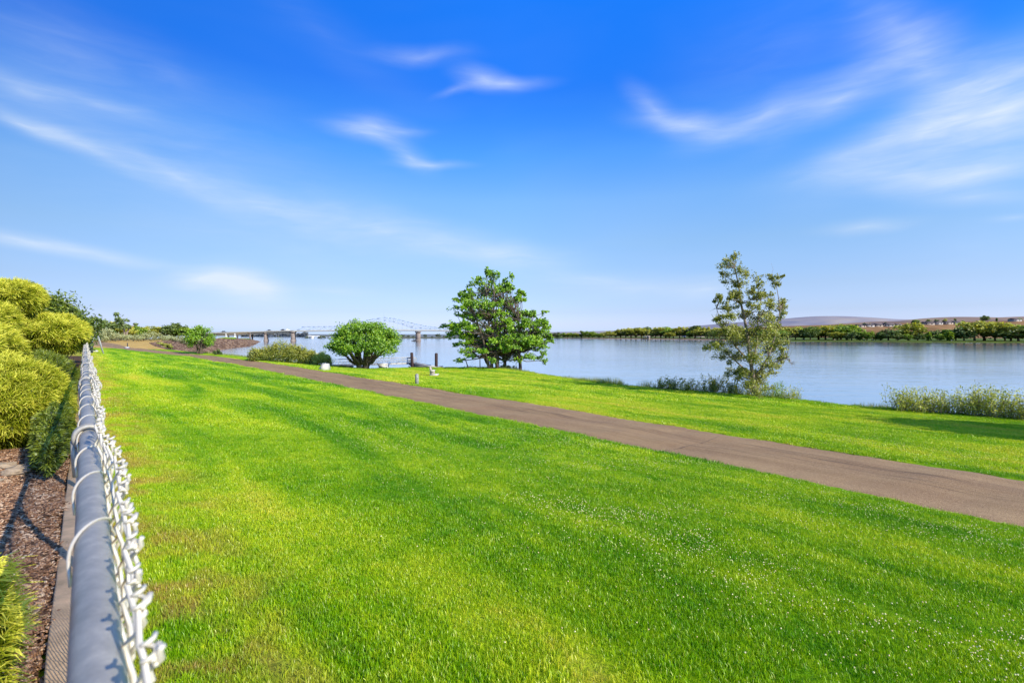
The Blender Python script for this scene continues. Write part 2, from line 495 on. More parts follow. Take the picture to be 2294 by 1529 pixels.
M['shrub'] = mat_leaf('shrub_leaf', (0.070, 0.114, 0.011), (0.300, 0.350, 0.035), (0.681, 0.613, 0.094))
M['willow'] = mat_leaf('willow_leaf', (0.194, 0.228, 0.030), (0.599, 0.629, 0.088), (0.950, 0.950, 0.199), 0.35)
M['olive'] = mat_leaf('olive_leaf', (0.161, 0.179, 0.071), (0.462, 0.493, 0.211), (0.798, 0.798, 0.406))
M['dkgreen'] = mat_leaf('dark_green_leaf', (0.022, 0.047, 0.005), (0.088, 0.155, 0.013), (0.219, 0.279, 0.026))
M['golden'] = mat_leaf('golden_thread_leaf', (0.022, 0.042, 0.003), (0.38, 0.44, 0.014), (0.98, 0.90, 0.12), 0.25, 0.02)
M['fartree_a'] = mat_leaf('far_olive_leaf', (0.156, 0.181, 0.026), (0.460, 0.474, 0.059), (0.802, 0.752, 0.118))
M['fartree_b'] = mat_leaf('far_green_leaf', (0.079, 0.152, 0.015), (0.263, 0.406, 0.035), (0.517, 0.644, 0.067))
M['fartree_c'] = mat_leaf('far_dark_leaf', (0.054, 0.097, 0.022), (0.157, 0.235, 0.048), (0.307, 0.378, 0.091))
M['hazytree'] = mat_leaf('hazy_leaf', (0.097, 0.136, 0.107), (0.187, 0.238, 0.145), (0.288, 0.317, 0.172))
M['reed'] = mat_leaf('reed_leaf', (0.076, 0.126, 0.012), (0.263, 0.344, 0.033), (0.630, 0.558, 0.117))
M['rock'] = mat_tint('rock_mat', [(0, (0.07, 0.04, 0.027)), (0.5, (0.17, 0.10, 0.065)), (1, (0.30, 0.20, 0.13))], 0.9, 3)
M['chip'] = mat_tint('chip_mat', [(0, (0.07, 0.032, 0.015)), (0.5, (0.32, 0.165, 0.085)), (0.85, (0.52, 0.32, 0.19)), (1, (0.68, 0.50, 0.34))], 0.9)
M['clover'] = mat_tint('clover_mat', [(0, (0.80, 0.54, 0.28)), (0.4, (0.92, 0.78, 0.36)), (1, (0.94, 0.86, 0.46))], 0.8)

# ------------------------------------------------------------------ ground sheet
def build_ground():
    a = np.concatenate([np.linspace(-60, 60, 900), np.linspace(60, 300, 90)[1:-1]]) * math.pi / 180
    na = len(a)
    r = np.concatenate([[0.25], np.geomspace(0.6, 130, 430), np.geomspace(130, 1000, 150)[1:], np.geomspace(1000, 11000, 30)[1:]])
    A, Rr = np.meshgrid(a, r, indexing='xy')
    X = (np.sin(A) * Rr).ravel(); Y = (np.cos(A) * Rr).ravel()
    Z = height(X, Y)
    dp = sdist(X, Y, PATH_POLY)
    Z = Z - 0.07 * np.clip((dp - 0.07) / 0.10, 0, 1)
    s, t = to_st(X, Y)
    Z = Z - 0.06 * ((s < 0.0) & (s > -8) & (t < 40) & (np.abs(s) < 8))
    dn = sdist(X, Y, near_land); df = sdist(X, Y, far_land)
    zone = np.zeros((len(X), 4), np.float32)
    def put(mask, c, a=1.0):
        zone[mask, :3] = c; zone[mask, 3] = a
    jit = 0.5 * wob(X, Y, 0.7) + 0.4 * wob(X, Y, 2.3)
    far_left = (t > 74)
    put((dn < -0.4) & (df < -12), (0.10, 0.085, 0.06))
    put((dn < 0.1 + jit * .3) & (dn > -6) & (t < 60), (0.07, 0.09, 0.025))
    put(far_left & (dn < 1.0), (0.19, 0.115, 0.075))
    put(far_left & (dn >= 0.5), (0.85, 0.54, 0.16))
    put(far_left & (dn > 16 + 4 * jit), (0.16, 0.14, 0.06))
    put(df > -12, (0.10, 0.11, 0.035))
    put((df > 1.0) & (X > 60), (0.155, 0.215, 0.030))
    put((s < -0.16) & (s > -40) & (t > -6) & (t < 46) & (dn > 2), (0.15, 0.085, 0.045))
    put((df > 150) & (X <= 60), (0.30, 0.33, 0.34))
    beach = (df > -12) & (df < 9) & (X / Y > 0.10) & (X / Y < 0.42)
    put(beach, (0.40, 0.27, 0.16))
    put((df > 9) & (X / np.maximum(Y, 1) > .1) & (X / np.maximum(Y, 1) < .42) & (df < 80), (0.09, 0.10, 0.03))
    put((df > 260) & (X > 60), (0.30, 0.225, 0.12))
    put((df > 2) & (df <= 150) & (X <= 60), (0.22, 0.22, 0.14))
    put((df > 150) & (X <= 60), (0.30, 0.33, 0.34))  # haze over the distant plain put into the ground colour
    nr = len(r)
    i = np.arange(nr - 1)[:, None] * na; j = np.arange(na)[None, :]; k = (j + 1) % na
    Q = np.stack([i + j, i + k, i + na + k, i + na + j], -1).reshape(-1, 4)
    Q = Q[:, ::-1]
    # close the centre
    V = np.stack([X, Y, Z], 1)
    c = len(V); V = np.concatenate([V, [[0, 0, -0.06]]]); zone = np.concatenate([zone, zone[:1]])
    T = np.array([(c, (q + 1) % na, q) for q in range(na)])[:, ::-1]
    me = make_mesh('ground', V, [Q, T], {'zone': zone}, True)
    return obj('ground', me, M['ground'], kind='structure')
build_ground()

def strip_mesh(A, B, nx, zoff, crown=0.0):
    """sheet between two polylines draped on the terrain"""
    A = np.array(A); B = np.array(B); n = len(A)
    def res(P, m):
        d = np.concatenate([[0], np.cumsum(np.linalg.norm(np.diff(P, axis=0), axis=1))])
        u = np.linspace(0, d[-1], m); return np.stack([np.interp(u, d, P[:, 0]), np.interp(u, d, P[:, 1])], 1)
    return A, B

def build_path():
    near = np.array(PN); far = np.array(PF)
    # make both edges finely sampled against the same index
    m = 700
    idx = np.linspace(0, len(near) - 1, m)
    i0 = np.arange(len(near))
    n2 = np.stack([np.interp(idx, i0, near[:, 0]), np.interp(idx, i0, near[:, 1])], 1)
    f2 = np.stack([np.interp(idx, i0, far[:, 0]), np.interp(idx, i0, far[:, 1])], 1)
    w = np.linspace(0, 1, 15)
    d = f2 - n2; d /= np.linalg.norm(d, axis=1)[:, None]
    jn = 0.03 * np.sin(idx * 3.1) + 0.03 * np.sin(idx * 7.7 + 1) + rng.normal(0, 0.006, m)
    jf = 0.03 * np.sin(idx * 2.7 + 2) + 0.03 * np.sin(idx * 8.9) + rng.normal(0, 0.006, m)
    n2 = n2 + d * jn[:, None]; f2 = f2 + d * jf[:, None]
    P = n2[:, None, :] * (1 - w)[None, :, None] + f2[:, None, :] * w[None, :, None]
    X = P[..., 0].ravel(); Y = P[..., 1].ravel()
    Z = height(X, Y) - 0.010 + np.tile(0.02 * (1 - (2 * w - 1) ** 2), m)
    i = np.arange(m - 1)[:, None] * 15; j = np.arange(14)[None, :]
    Q = np.stack([i + j, i + j + 1, i + 15 + j + 1, i + 15 + j], -1).reshape(-1, 4)[:, ::-1]
    me = make_mesh('path', np.stack([X, Y, Z], 1), [Q], None, True)
    return obj('path', me, M['asphalt'], kind='structure')
build_path()

def crack_strip():
    # transverse crack with weeds across the path
    pts = [ray(1490, 1016, 1), ray(1530, 1001, 1), ray(1560, 995, 1), ray(1610, 980, 1)]
    mb = MB()
    base = []
    for (px, py) in ((1487, 1016), (1515, 1006), (1545, 998), (1575, 991), (1612, 977)):
        Y = 2.31 * 1147 / (py - 748); base.append((gx(px, Y), Y))
    base = np.array(base)
    V = []; n = 40
    u = np.linspace(0, 1, n); ui = np.linspace(0, 1, len(base))
    cx = np.interp(u, ui, base[:, 0]) + rng.normal(0, 0.006, n); cy = np.interp(u, ui, base[:, 1]) + rng.normal(0, .006, n)
    wd = np.interp(u, [0, .5, 1], [0.045, 0.028, 0.012])
    for k in (-1, 1):
        V.append(np.stack([cx + k * wd * 0.8, cy + k * wd * .6, height(cx, cy) + 0.040], 1))
    V = np.concatenate(V)
    Q = [(i, i + 1, n + i + 1, n + i) for i in range(n - 1)]
    mb.add(V, Q)
    o = mb.build('path_crack', M['dark'], kind='structure')
crack_strip()

# water surface
def build_water():
    r = np.geomspace(20, 12000, 60); a = np.linspace(-80, 80, 81) * math.pi / 180
    A, Rr = np.meshgrid(a, r)
    V = np.stack([np.sin(A) * Rr, np.cos(A) * Rr, np.full_like(A, WATER)], -1).reshape(-1, 3)
    na = 81
    i = np.arange(59)[:, None] * na; j = np.arange(80)[None, :]
    Q = np.stack([i + j, i + j + 1, i + na + j + 1, i + na + j], -1).reshape(-1, 4)[:, ::-1]
    return obj('water', make_mesh('water', V, [Q], None, True), M['water'], kind='structure')
build_water()

# ------------------------------------------------------------------ hills
def build_hill(name, Yc, prof, depth, mat, amp, seed):
    px = np.array([p[0] for p in prof], float); py = np.array([p[1] for p in prof], float)
    n = 260; u = np.linspace(px[0], px[-1], n)
    zt = ZC + (748 - np.interp(u, px, py)) / 1147 * Yc
    k = np.ones(9) / 9; zt = np.convolve(np.pad(zt, 4, 'edge'), k, 'valid')
    X = (u - 1147) / 1147 * Yc
    m = 60; v = np.linspace(-1, 1, m)
    XX, VV = np.meshgrid(X, v)
    prof_v = np.where(VV < 0, np.cos(VV * np.pi / 2) ** 1.0, np.cos(VV * np.pi / 2))
    base = -6
    Z = base + (zt[None, :] - base) * np.clip(prof_v, 0, 1)
    YY = Yc + VV * depth
    f = 2 * np.pi / depth
    rid = wob(XX, YY * 0.35, f * 1.9 + seed * 1e-4) + 0.6 * wob(XX + seed, YY, f * 4.1)
    Z = Z - amp * np.clip(1 - prof_v, 0, 1) * (rid + 1) * 0.5 * np.clip(prof_v * 4, 0, 1)
    V = np.stack([XX, YY, Z], -1).reshape(-1, 3)
    i = np.arange(m - 1)[:, None] * n; j = np.arange(n - 1)[None, :]
    Q = np.stack([i + j, i + j + 1, i + n + j + 1, i + n + j], -1).reshape(-1, 4)
    return obj(name, make_mesh(name, V, [Q], None, True), mat, kind='structure')

def hill_mat(name, stops, sc):
    m, nt, out = new_mat(name)
    geo = nt.new('ShaderNodeNewGeometry').outputs['Position']
    mp = nt.new('ShaderNodeMapping'); mp.inputs['Scale'].default_value = (1, 0.35, 2.5); nt.l.new(geo, mp.inputs[0])
    f = nt.noise(mp.outputs[0], sc, 6, 0.62)
    z = nt.new('ShaderNodeSeparateXYZ'); nt.l.new(geo, z.inputs[0])
    principled(nt, out, nt.ramp(f, stops), 1.0, 0, None, 0.0)
    return m
hm1 = hill_mat('far_hill_mat', [(0.35, (0.27, 0.27, 0.34)), (0.55, (0.37, 0.34, 0.36)), (0.7, (0.46, 0.39, 0.34))], 0.004)  # distance haze put into the bluish grey of the far hill
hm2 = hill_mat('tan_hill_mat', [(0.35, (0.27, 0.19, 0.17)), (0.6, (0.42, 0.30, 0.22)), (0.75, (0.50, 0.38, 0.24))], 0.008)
hm3 = hill_mat('bluff_mat', [(0.35, (0.20, 0.115, 0.055)), (0.55, (0.38, 0.22, 0.11)), (0.75, (0.50, 0.34, 0.17))], 0.03)
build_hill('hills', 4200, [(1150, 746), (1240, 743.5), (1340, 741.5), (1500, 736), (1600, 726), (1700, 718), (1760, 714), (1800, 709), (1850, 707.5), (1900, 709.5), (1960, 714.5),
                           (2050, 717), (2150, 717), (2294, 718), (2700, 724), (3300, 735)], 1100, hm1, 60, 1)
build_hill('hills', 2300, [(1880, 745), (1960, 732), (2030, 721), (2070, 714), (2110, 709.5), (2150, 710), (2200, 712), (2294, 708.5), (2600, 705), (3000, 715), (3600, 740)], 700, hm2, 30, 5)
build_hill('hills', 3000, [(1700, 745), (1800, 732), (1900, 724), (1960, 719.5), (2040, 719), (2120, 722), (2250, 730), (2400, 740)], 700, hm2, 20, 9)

def build_bluff():
    Yc = 690
    px = np.array([1780, 1860, 1930, 2000, 2070, 2150, 2210, 2294, 2600, 3200]); py = np.array([752, 741, 732, 730.5, 727, 725.5, 722, 718.5, 716, 722])
    n = 200; u = np.linspace(px[0], px[-1], n)
    zt = ZC + (748 - np.interp(u, px, py)) / 1147 * Yc
    X = (u - 1147) / 1147 * Yc
    v = np.array([0, .15, .3, .45, .6, .75, .85, .93, 1.0, 1.1, 3.0, 6.0]); h = np.array([0, .04, .12, .25, .45, .68, .82, .94, 1, 1.02, 1.12, 1.1])
    XX, VV = np.meshgrid(X, v); HH = np.tile(h[:, None], (1, n))
    Z = -3 + (zt[None, :] + 3) * HH
    YY = 560 + VV * 130
    YY = YY + np.clip(1 - np.abs(VV - .5) * 2, 0, 1) * 12 * wob(XX, XX * 0, 0.09) + np.clip(1 - np.abs(VV - .5) * 2, 0, 1) * 7 * wob(XX, XX * 0, 0.27)
    V = np.stack([XX, YY, Z], -1).reshape(-1, 3)
    m = len(v)
    i = np.arange(m - 1)[:, None] * n; j = np.arange(n - 1)[None, :]
    Q = np.stack([i + j, i + j + 1, i + n + j + 1, i + n + j], -1).reshape(-1, 4)
    obj('terrain', make_mesh('terrain', V, [Q], None, True), hm3, kind='structure')
    def top(pxx, Y):
        zz = float(np.interp(pxx, u, zt)); k = float(np.interp((Y - 560) / 130, v, h)); return -3 + (zz + 3) * k
    return top
bluff_top = build_bluff()

# ------------------------------------------------------------------ grass, clover, mulch chips (uncountable stuff)
def tuft_mesh(name, n, rad, hmin, hmax, wmin, wmax, seed):
    g = np.random.default_rng(seed)
    a = g.uniform(0, 2 * np.pi, n); r = rad * np.sqrt(g.uniform(0, 1, n))
    bx, by = r * np.cos(a), r * np.sin(a)
    hh = g.uniform(hmin, hmax, n); w = g.uniform(wmin, wmax, n) / 2
    yaw = g.uniform(0, 2 * np.pi, n); lean = g.uniform(0.05, 0.9, n); la = g.uniform(0, 2 * np.pi, n)
    dx, dy = np.cos(yaw), np.sin(yaw)
    mx, my = np.cos(la) * hh * lean * 0.35, np.sin(la) * hh * lean * 0.35
    tx, ty = np.cos(la) * hh * lean, np.sin(la) * hh * lean
    hz = hh * np.sqrt(np.clip(1 - (lean * 0.75) ** 2, 0.1, 1))
    z0 = np.full(n, -0.01)
    V = np.stack([
        np.stack([bx - dx * w, by - dy * w, z0], 1), np.stack([bx + dx * w, by + dy * w, z0], 1),
        np.stack([bx + mx + dx * w * .85, by + my + dy * w * .85, hz * .55], 1), np.stack([bx + mx - dx * w * .85, by + my - dy * w * .85, hz * .55], 1),
        np.stack([bx + tx, by + ty, hz], 1)], 1).reshape(-1, 3)
    b = np.arange(n)[:, None] * 5
    Q = b + np.array([[0, 1, 2, 3]]); T = b + np.array([[3, 2, 4]])
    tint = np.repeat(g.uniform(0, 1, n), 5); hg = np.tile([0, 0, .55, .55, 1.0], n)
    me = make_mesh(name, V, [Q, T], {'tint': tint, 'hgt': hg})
    return me

def scatter_stuff(name, pts, rot, scl, var, protos, mat, label, cat):
    """one object of uncountable stuff: copies of a few small meshes set on points"""
    me = bpy.data.meshes.new(name)
    me.vertices.add(len(pts)); me.vertices.foreach_set('co', np.asarray(pts, np.float32).ravel())
    for k, a, typ in (('rot', rot, 'FLOAT'), ('scl', scl, 'FLOAT'), ('var', var, 'INT')):
        at = me.attributes.new(k, typ, 'POINT'); at.data.foreach_set('value', np.asarray(a, np.float32 if typ == 'FLOAT' else np.int32))
    o = obj(name, me, mat)
    tag(o, label, cat, kind='stuff')
    ng = bpy.data.node_groups.new(name + '_nodes', 'GeometryNodeTree')
    ng.interface.new_socket('Geometry', in_out='INPUT', socket_type='NodeSocketGeometry')
    ng.interface.new_socket('Geometry', in_out='OUTPUT', socket_type='NodeSocketGeometry')
    N = ng.nodes; L = ng.links
    gi = N.new('NodeGroupInput'); go = N.new('NodeGroupOutput')
    m2p = N.new('GeometryNodeMeshToPoints'); L.new(gi.outputs[0], m2p.inputs['Mesh'])
    iop = N.new('GeometryNodeInstanceOnPoints'); L.new(m2p.outputs[0], iop.inputs['Points'])
    g2i = N.new('GeometryNodeJoinGeometry')
    for p in reversed(protos):
        oi = N.new('GeometryNodeObjectInfo'); oi.inputs['Object'].default_value = p; oi.inputs['As Instance'].default_value = True
        L.new(oi.outputs['Geometry'], g2i.inputs[0])
    L.new(g2i.outputs[0], iop.inputs['Instance'])
    iop.inputs['Pick Instance'].default_value = True
    def named(nm, t):
        a = N.new('GeometryNodeInputNamedAttribute'); a.data_type = t; a.inputs['Name'].default_value = nm; return a.outputs[0]
    L.new(named('var', 'INT'), iop.inputs['Instance Index'])
    cx = N.new('ShaderNodeCombineXYZ'); L.new(named('rot', 'FLOAT'), cx.inputs[2])
    e2r = N.new('FunctionNodeEulerToRotation'); L.new(cx.outputs[0], e2r.inputs[0]); L.new(e2r.outputs[0], iop.inputs['Rotation'])
    L.new(named('scl', 'FLOAT'), iop.inputs['Scale'])
    L.new(iop.outputs[0], go.inputs[0])
    md = o.modifiers.new('scatter', 'NODES'); md.node_group = ng
    return o

def proto(me, mat):
    me.materials.append(mat)
    return bpy.data.objects.new(me.name, me)

def lawn_points(dens, ymin, ymax, g):
    """random points on the visible lawn between two distances"""
    pts = []
    n = int(dens * 2.6 * (ymax * ymax - ymin * ymin) * 0.5 * 1.0)
    Y = np.sqrt(g.uniform(ymin ** 2, ymax ** 2, n)); X = g.uniform(-0.95, 1.12, n) * Y
    s, t = to_st(X, Y)
    keep = (s > 0.13)
    X, Y = X[keep], Y[keep]
    dn = sdist(X, Y, near_land); dp = sdist(X, Y, PATH_POLY); s, t = to_st(X, Y)
    keep = (dn > 0.05) & (dp < -0.03) & (t < 78)
    X, Y = X[keep], Y[keep]
    return X, Y

def build_grass():
    g = np.random.default_rng(11)
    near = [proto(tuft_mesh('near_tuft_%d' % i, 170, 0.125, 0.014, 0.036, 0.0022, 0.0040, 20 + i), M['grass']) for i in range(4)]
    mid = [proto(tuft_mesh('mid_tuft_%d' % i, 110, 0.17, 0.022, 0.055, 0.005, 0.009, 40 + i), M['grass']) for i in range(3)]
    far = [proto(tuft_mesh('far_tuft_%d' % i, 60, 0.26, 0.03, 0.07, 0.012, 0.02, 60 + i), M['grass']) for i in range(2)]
    P, Rr, S, Vv = [], [], [], []
    for dens, y0, y1, v0, nv in ((120, 1.2, 5.0, 0, 4), (90, 5.0, 9.0, 0, 4), (46, 9, 20, 4, 3), (17, 20, 48, 7, 2)):
        X, Y = lawn_points(dens, y0, y1, g)
        P.append(np.stack([X, Y, height(X, Y)], 1)); Rr.append(g.uniform(0, 6.28, len(X)))
        patch = 0.5 + 0.5 * wob(X, Y, 2.1)
        S.append(g.uniform(0.7, 1.2, len(X)) * (0.85 + 0.3 * patch)); Vv.append(v0 + g.integers(0, nv, len(X)))
    P = np.concatenate(P)
    print('grass tufts', len(P))
    scatter_stuff('grass', P, np.concatenate(Rr), np.concatenate(S), np.concatenate(Vv), near + mid + far, M['grass'],
                  'bright green mown lawn grass on both sides of the path', 'grass')
build_grass()

def build_clover():
    g = np.random.default_rng(5)
    import bmesh
    protos = []
    for i in range(3):
        bm = bmesh.new(); bmesh.ops.create_icosphere(bm, subdivisions=1, radius=0.0085)
        for v in bm.verts: v.co.z = v.co.z * 0.85 + 0.068 + 0.008 * i
        me = bpy.data.meshes.new('clover_head_%d' % i); bm.to_mesh(me); bm.free()
        at = me.attributes.new('tint', 'FLOAT', 'POINT'); at.data.foreach_set('value', np.full(len(me.vertices), [0.2, 0.6, 0.95][i], np.float32))
        protos.append(proto(me, M['clover']))
    X, Y = lawn_points(380, 1.8, 17, g)
    s, t = to_st(X, Y)
    cl = wob(X, Y, 1.7) + 0.7 * wob(X + 3, Y, 4.3)
    p = 0.05 + 0.95 * np.exp(-((s - 4.0 - 0.25 * np.sin(t * .7)) / 0.42) ** 2) * np.clip(cl + .35, 0, 1) + 0.65 * np.exp(-((s - 7.6) / 0.75) ** 2) * np.clip(cl + .3, 0, 1) \
        + 0.42 * np.exp(-((s - 5.6) / 0.8) ** 2) * np.clip(cl, 0, 1) + 0.5 * np.exp(-((s - 13.2) / 1.5) ** 2) * np.clip(cl + .2, 0, 1)
    p = p + .45 * np.exp(-((s - 3.7) / 0.55) ** 2) * np.clip(1 - (t - 1.5) / 3, 0, 1) * np.clip(cl * .5 + .6, .1, 1)
    p = p * np.clip((s - 1.2) / 1.6, 0.04, 1) * np.clip(1.25 - (Y - 3) / 11, .12, 1) * np.clip((X / Y + .45) / .45, .1, 1)
    keep = g.uniform(0, 1, len(X)) < p
    X, Y = X[keep], Y[keep]
    print('clover', len(X))
    P = np.stack([X, Y, height(X, Y)], 1)
    scatter_stuff('clover_flowers', P, g.uniform(0, 6, len(X)), g.uniform(0.32, 0.72, len(X)), g.integers(0, 3, len(X)), protos, M['clover'],
                  'small white clover flowers in drifts across the lawn', 'clover')
build_clover()

# mulch bed between fence and shrubs
def build_mulch():
    S = np.linspace(-6, -0.16, 60); T = np.linspace(-2, 26, 280)
    SS, TT = np.meshgrid(S, T)
    X, Y = DX * TT + NX * SS, DY * TT + NY * SS
    Z = -0.035 + 0.025 * wob(X, Y, 3.0) + 0.02 * wob(X, Y, 7.3) + 0.05 * np.clip(-SS - .3, 0, 1)
    Z = Z - 0.04 * np.exp(-((SS + 0.17) / 0.05) ** 2)
    n = len(S); i = np.arange(len(T) - 1)[:, None] * n; j = np.arange(n - 1)[None, :]
    Q = np.stack([i + j, i + j + 1, i + n + j + 1, i + n + j], -1).reshape(-1, 4)
    obj('mulch_ground', make_mesh('mulch_ground', np.stack([X, Y, Z], -1).reshape(-1, 3), [Q], None, True), M['mulch'], kind='structure')
    g = np.random.default_rng(3)
    protos = []
    for k in range(5):
        mb = MB()
        for q in range(14):
            L = g.uniform(0.02, 0.06); W = g.uniform(0.006, 0.018)
            mb.box((g.normal(0, .05), g.normal(0, .05), g.uniform(0, .012)), (L, W, g.uniform(.003, .008)), rz=g.uniform(0, 6.3), rx=g.normal(0, .4), ry=g.normal(0, .35), taper=g.uniform(.6, 1))
            mb.A[-1][:] = g.uniform(0, 1)
        protos.append(proto(mb.mesh('bark_chips_%d' % k), M['chip']))
    n = 9000
    s = -0.19 - g.uniform(0, 1, n) ** 1.2 * 2.2; t = g.uniform(2.2, 9.5, n)
    X, Y = DX * t + NX * s, DY * t + NY * s
    Z = -0.028 + 0.025 * wob(X, Y, 3.0) + 0.02 * wob(X, Y, 7.3) + 0.05 * np.clip(-s - .3, 0, 1)
    scatter_stuff('bark_mulch', np.stack([X, Y, Z], 1), g.uniform(0, 6.3, n), g.uniform(.7, 1.3, n), g.integers(0, 5, n), protos, M['chip'],
                  'brown bark mulch chips in the bed behind the fence', 'mulch')
build_mulch()

def slab_strip(s0, s1, t0, t1, z0, z1, name, mat):
    mb = MB(); ts = np.linspace(t0, t1, 60)
    V = []
    for t in ts:
        for (s, z) in ((s0, z0), (s0, z1 - .008), (s0 + .01, z1), (s1 - .01, z1), (s1, z1 - .008), (s1, z0)):
            x, y = st(s + 0.004 * math.sin(t * 5), t); V.append((x, y, z + .003 * math.sin(t * 3.3)))
    n = 6; m = len(ts)
    Q = [(i * n + j, i * n + j + 1, (i + 1) * n + j + 1, (i + 1) * n + j) for i in range(m - 1) for j in range(n - 1)]
    Q += [(0, 1, 4, 5), (1, 2, 3, 4)]
    mb.add(V, Q); return mb.build(name, mat, kind='structure')
slab_strip(-0.137, 0.10, -1.5, 26.5, -0.10, 0.012, 'kerb_strip', M['concrete'])

# ------------------------------------------------------------------ chain link fence
def build_fence():
    RAIL_S, RAIL_Z, RR = 0.0075, 1.195, 0.021
    TE = 25.5
    f = empty('chain_link_fence', (*st(0, 0), 0), 'galvanised chain-link fence with round top rail running along the lawn', 'fence')
    # the fence is built in world axes; its own frame sits at its foot below the eye
    def W(s, t, z): x, y = st(s, t); return (x, y, z)
    mb = MB()
    ts = np.concatenate([np.arange(-1.0, 3, 0.05), np.arange(3, TE, .3), [TE]])
    mb.tube([W(RAIL_S + 0.0015 * math.sin(t * 1.1), t, RAIL_Z + 0.003 * math.sin(t * .8)) for t in ts], RR, 24)
    mb.build('top_rail', M['galv'], f, True)
    # sleeve joint
    for t0 in (3.05, 9.4, 15.8):
        sl = MB(); sl.tube([W(RAIL_S, t0 - .08, RAIL_Z), W(RAIL_S, t0 + .08, RAIL_Z)], RR + 0.0025, 20); sl.build('rail_sleeve', M['galv'], f, True)
    posts = [-0.22, 1.96, 4.14, 6.3, 8.5, 10.7, 12.9, 15.1, 17.3, 19.5, 21.7, 23.9, TE]
    for t in posts:
        p = MB(); p.tube([W(RAIL_S - .004, t, -0.1), W(RAIL_S - .004, t, RAIL_Z - 0.05)], 0.024, 14)
        po = p.build('post', M['galv'], f, True)
        # loop cap: cup on the post with an eye round the rail
        c = MB()
        c.tube([W(RAIL_S - .004, t, RAIL_Z - 0.10), W(RAIL_S - .004, t, RAIL_Z - 0.035)], [0.029, 0.027], 16)
        ang = np.linspace(-0.35 * math.pi, 1.35 * math.pi, 26)
        for off in (-0.011, 0.0, 0.011):
            c.tube([W(RAIL_S + (RR + .011) * math.cos(a), t + off, RAIL_Z + 0.003 + (RR + .011) * math.sin(a)) for a in ang], 0.0062, 8)
        c.tube([W(RAIL_S - 0.033, t, RAIL_Z - .005), W(RAIL_S - .032, t - .004, RAIL_Z - .05), W(RAIL_S - .028, t - .006, RAIL_Z - .11)], 0.007, 8)
        c.build('loop_cap', M['galv'], po, True)
    # mesh fabric: bent zig-zag wires, each linked into the next
    fab = MB(); g = np.random.default_rng(9)
    pitch = 0.045; half = pitch / 2; dz = 0.040
    FS = 0.036
    t = -0.9; k = 0
    top = RAIL_Z + 0.062
    def bulge(t, z):
        # fabric leans away from the rail above it, unevenly
        up = np.clip((z - (RAIL_Z - .05)) / 0.11, 0, 1)
        return FS + up * (0.004 + 0.006 * math.sin(t * 2.3) + 0.008 * math.sin(t * 6.1 + 1)) + 0.003 * math.sin(t * 11 + z * 20)
    while t < TE:
        near = t < 5
        zz = np.arange(top, 0.02, -dz)
        pr = (k + 1) // 2
        sag = 0.010 * math.sin(pr * .26) + 0.006 * math.sin(pr * 2.1)
        if 2.05 < t < 2.4 or 2.9 < t < 3.1: sag -= 0.035
        pts = []
        side = 1 if k % 2 == 0 else -1
        lean = 0.004 * math.sin(pr * 1.7)
        for q, z in enumerate(zz):
            e = (1 if (q + k) % 2 == 0 else -1)
            tt = t + half * e * 1.08
            if q == 0:
                # twisted barb end
                pts.append((bulge(t, z) + 0.005 + lean, tt + 0.004 * e + .003, z + 0.010 + sag))
                pts.append((bulge(t, z) + 0.003 + lean, tt + .001, z + 0.006 + sag))
            pts.append((bulge(t, z) - 0.0045 * e + lean * np.clip((z - 1.1) * 10, 0, 1), tt, z + sag * np.clip((z - .8) * 2, 0, 1)))
            if near:
                nz = z - dz * 0.5; pts.append((bulge(t, nz), t + g.normal(0, .0006), nz + sag * np.clip((nz - .8) * 2, 0, 1)))
        zs = np.array([p_[2] for p_ in pts]); wr = np.where(zs > 1.08, 0.0028 if near else 0.0026, 0.0019)
        fab.tube([W(a, b, c) for a, b, c in pts], wr, 7 if near else 4, cap=near)
        # knuckle twist at the rim joining two wires
        if t < 9 and k % 2 == 0:
            zk = top + sag; e = 1
            tk = t + half * 1.08
            aa = np.linspace(0, 4 * math.pi, 15)
            fab.tube([W(bulge(t, zk) + 0.0048 * math.cos(a), tk + 0.0048 * math.sin(a) + .010 * (a / 12 - .3), zk - .002 + 0.0016 * a) for a in aa], 0.0020, 6)
            fab.tube([W(bulge(t, zk) + .002, tk - .004, zk + .002), W(bulge(t, zk) + .006, tk + .005, zk + .009)], [0.0026, 0.0022], 6)
        t += pitch; k += 1
    fab.build('chain_link_mesh', M['wire'], f, True)
    # aluminium tie wires over the rail
    tt = 1.06; g = np.random.default_rng(4)
    while tt < 20:
        if all(abs(tt - p) > .09 for p in posts):
            a = np.linspace(-0.15 * math.pi, 1.08 * math.pi, 16)
            tw = MB(); rr = RR + .0036; sk = g.uniform(.10, .15)
            tw.tube([W(FS + .004, tt + .02, RAIL_Z - .03)] + [W(RAIL_S + rr * math.cos(q), tt - sk * (q / math.pi), RAIL_Z + rr * math.sin(q)) for q in a] + [W(RAIL_S - .022, tt - sk * 1.15, RAIL_Z - .028)], 0.0024, 7)
            tw.build('tie_wire', M['wire'], f, True)
        tt += g.uniform(.30, .40) if tt < 6 else 0.45
    # corner turn at the far end
    return f
build_fence()

# ------------------------------------------------------------------ vegetation builders
def leaf_arrays(C, N, size, aspect, g, tint):
    """diamond leaves: centres C, normals N"""
    n = len(C)
    r = g.normal(0, 1, (n, 3)); U = np.cross(N, r); U /= np.linalg.norm(U, axis=1)[:, None] + 1e-9
    Wv = np.cross(N, U)
    L = size[:, None] * 0.5; B = L * aspect
    fold = N * (size[:, None] * 0.12)
    V = np.stack([C - U * L, C + Wv * B + fold, C + U * L, C - Wv * B + fold], 1).reshape(-1, 3)
    Q = np.arange(n)[:, None] * 4 + np.array([[0, 1, 2, 3]])
    return V, Q, np.repeat(tint, 4)

def unit(v): return v / (np.linalg.norm(v, axis=-1, keepdims=True) + 1e-9)

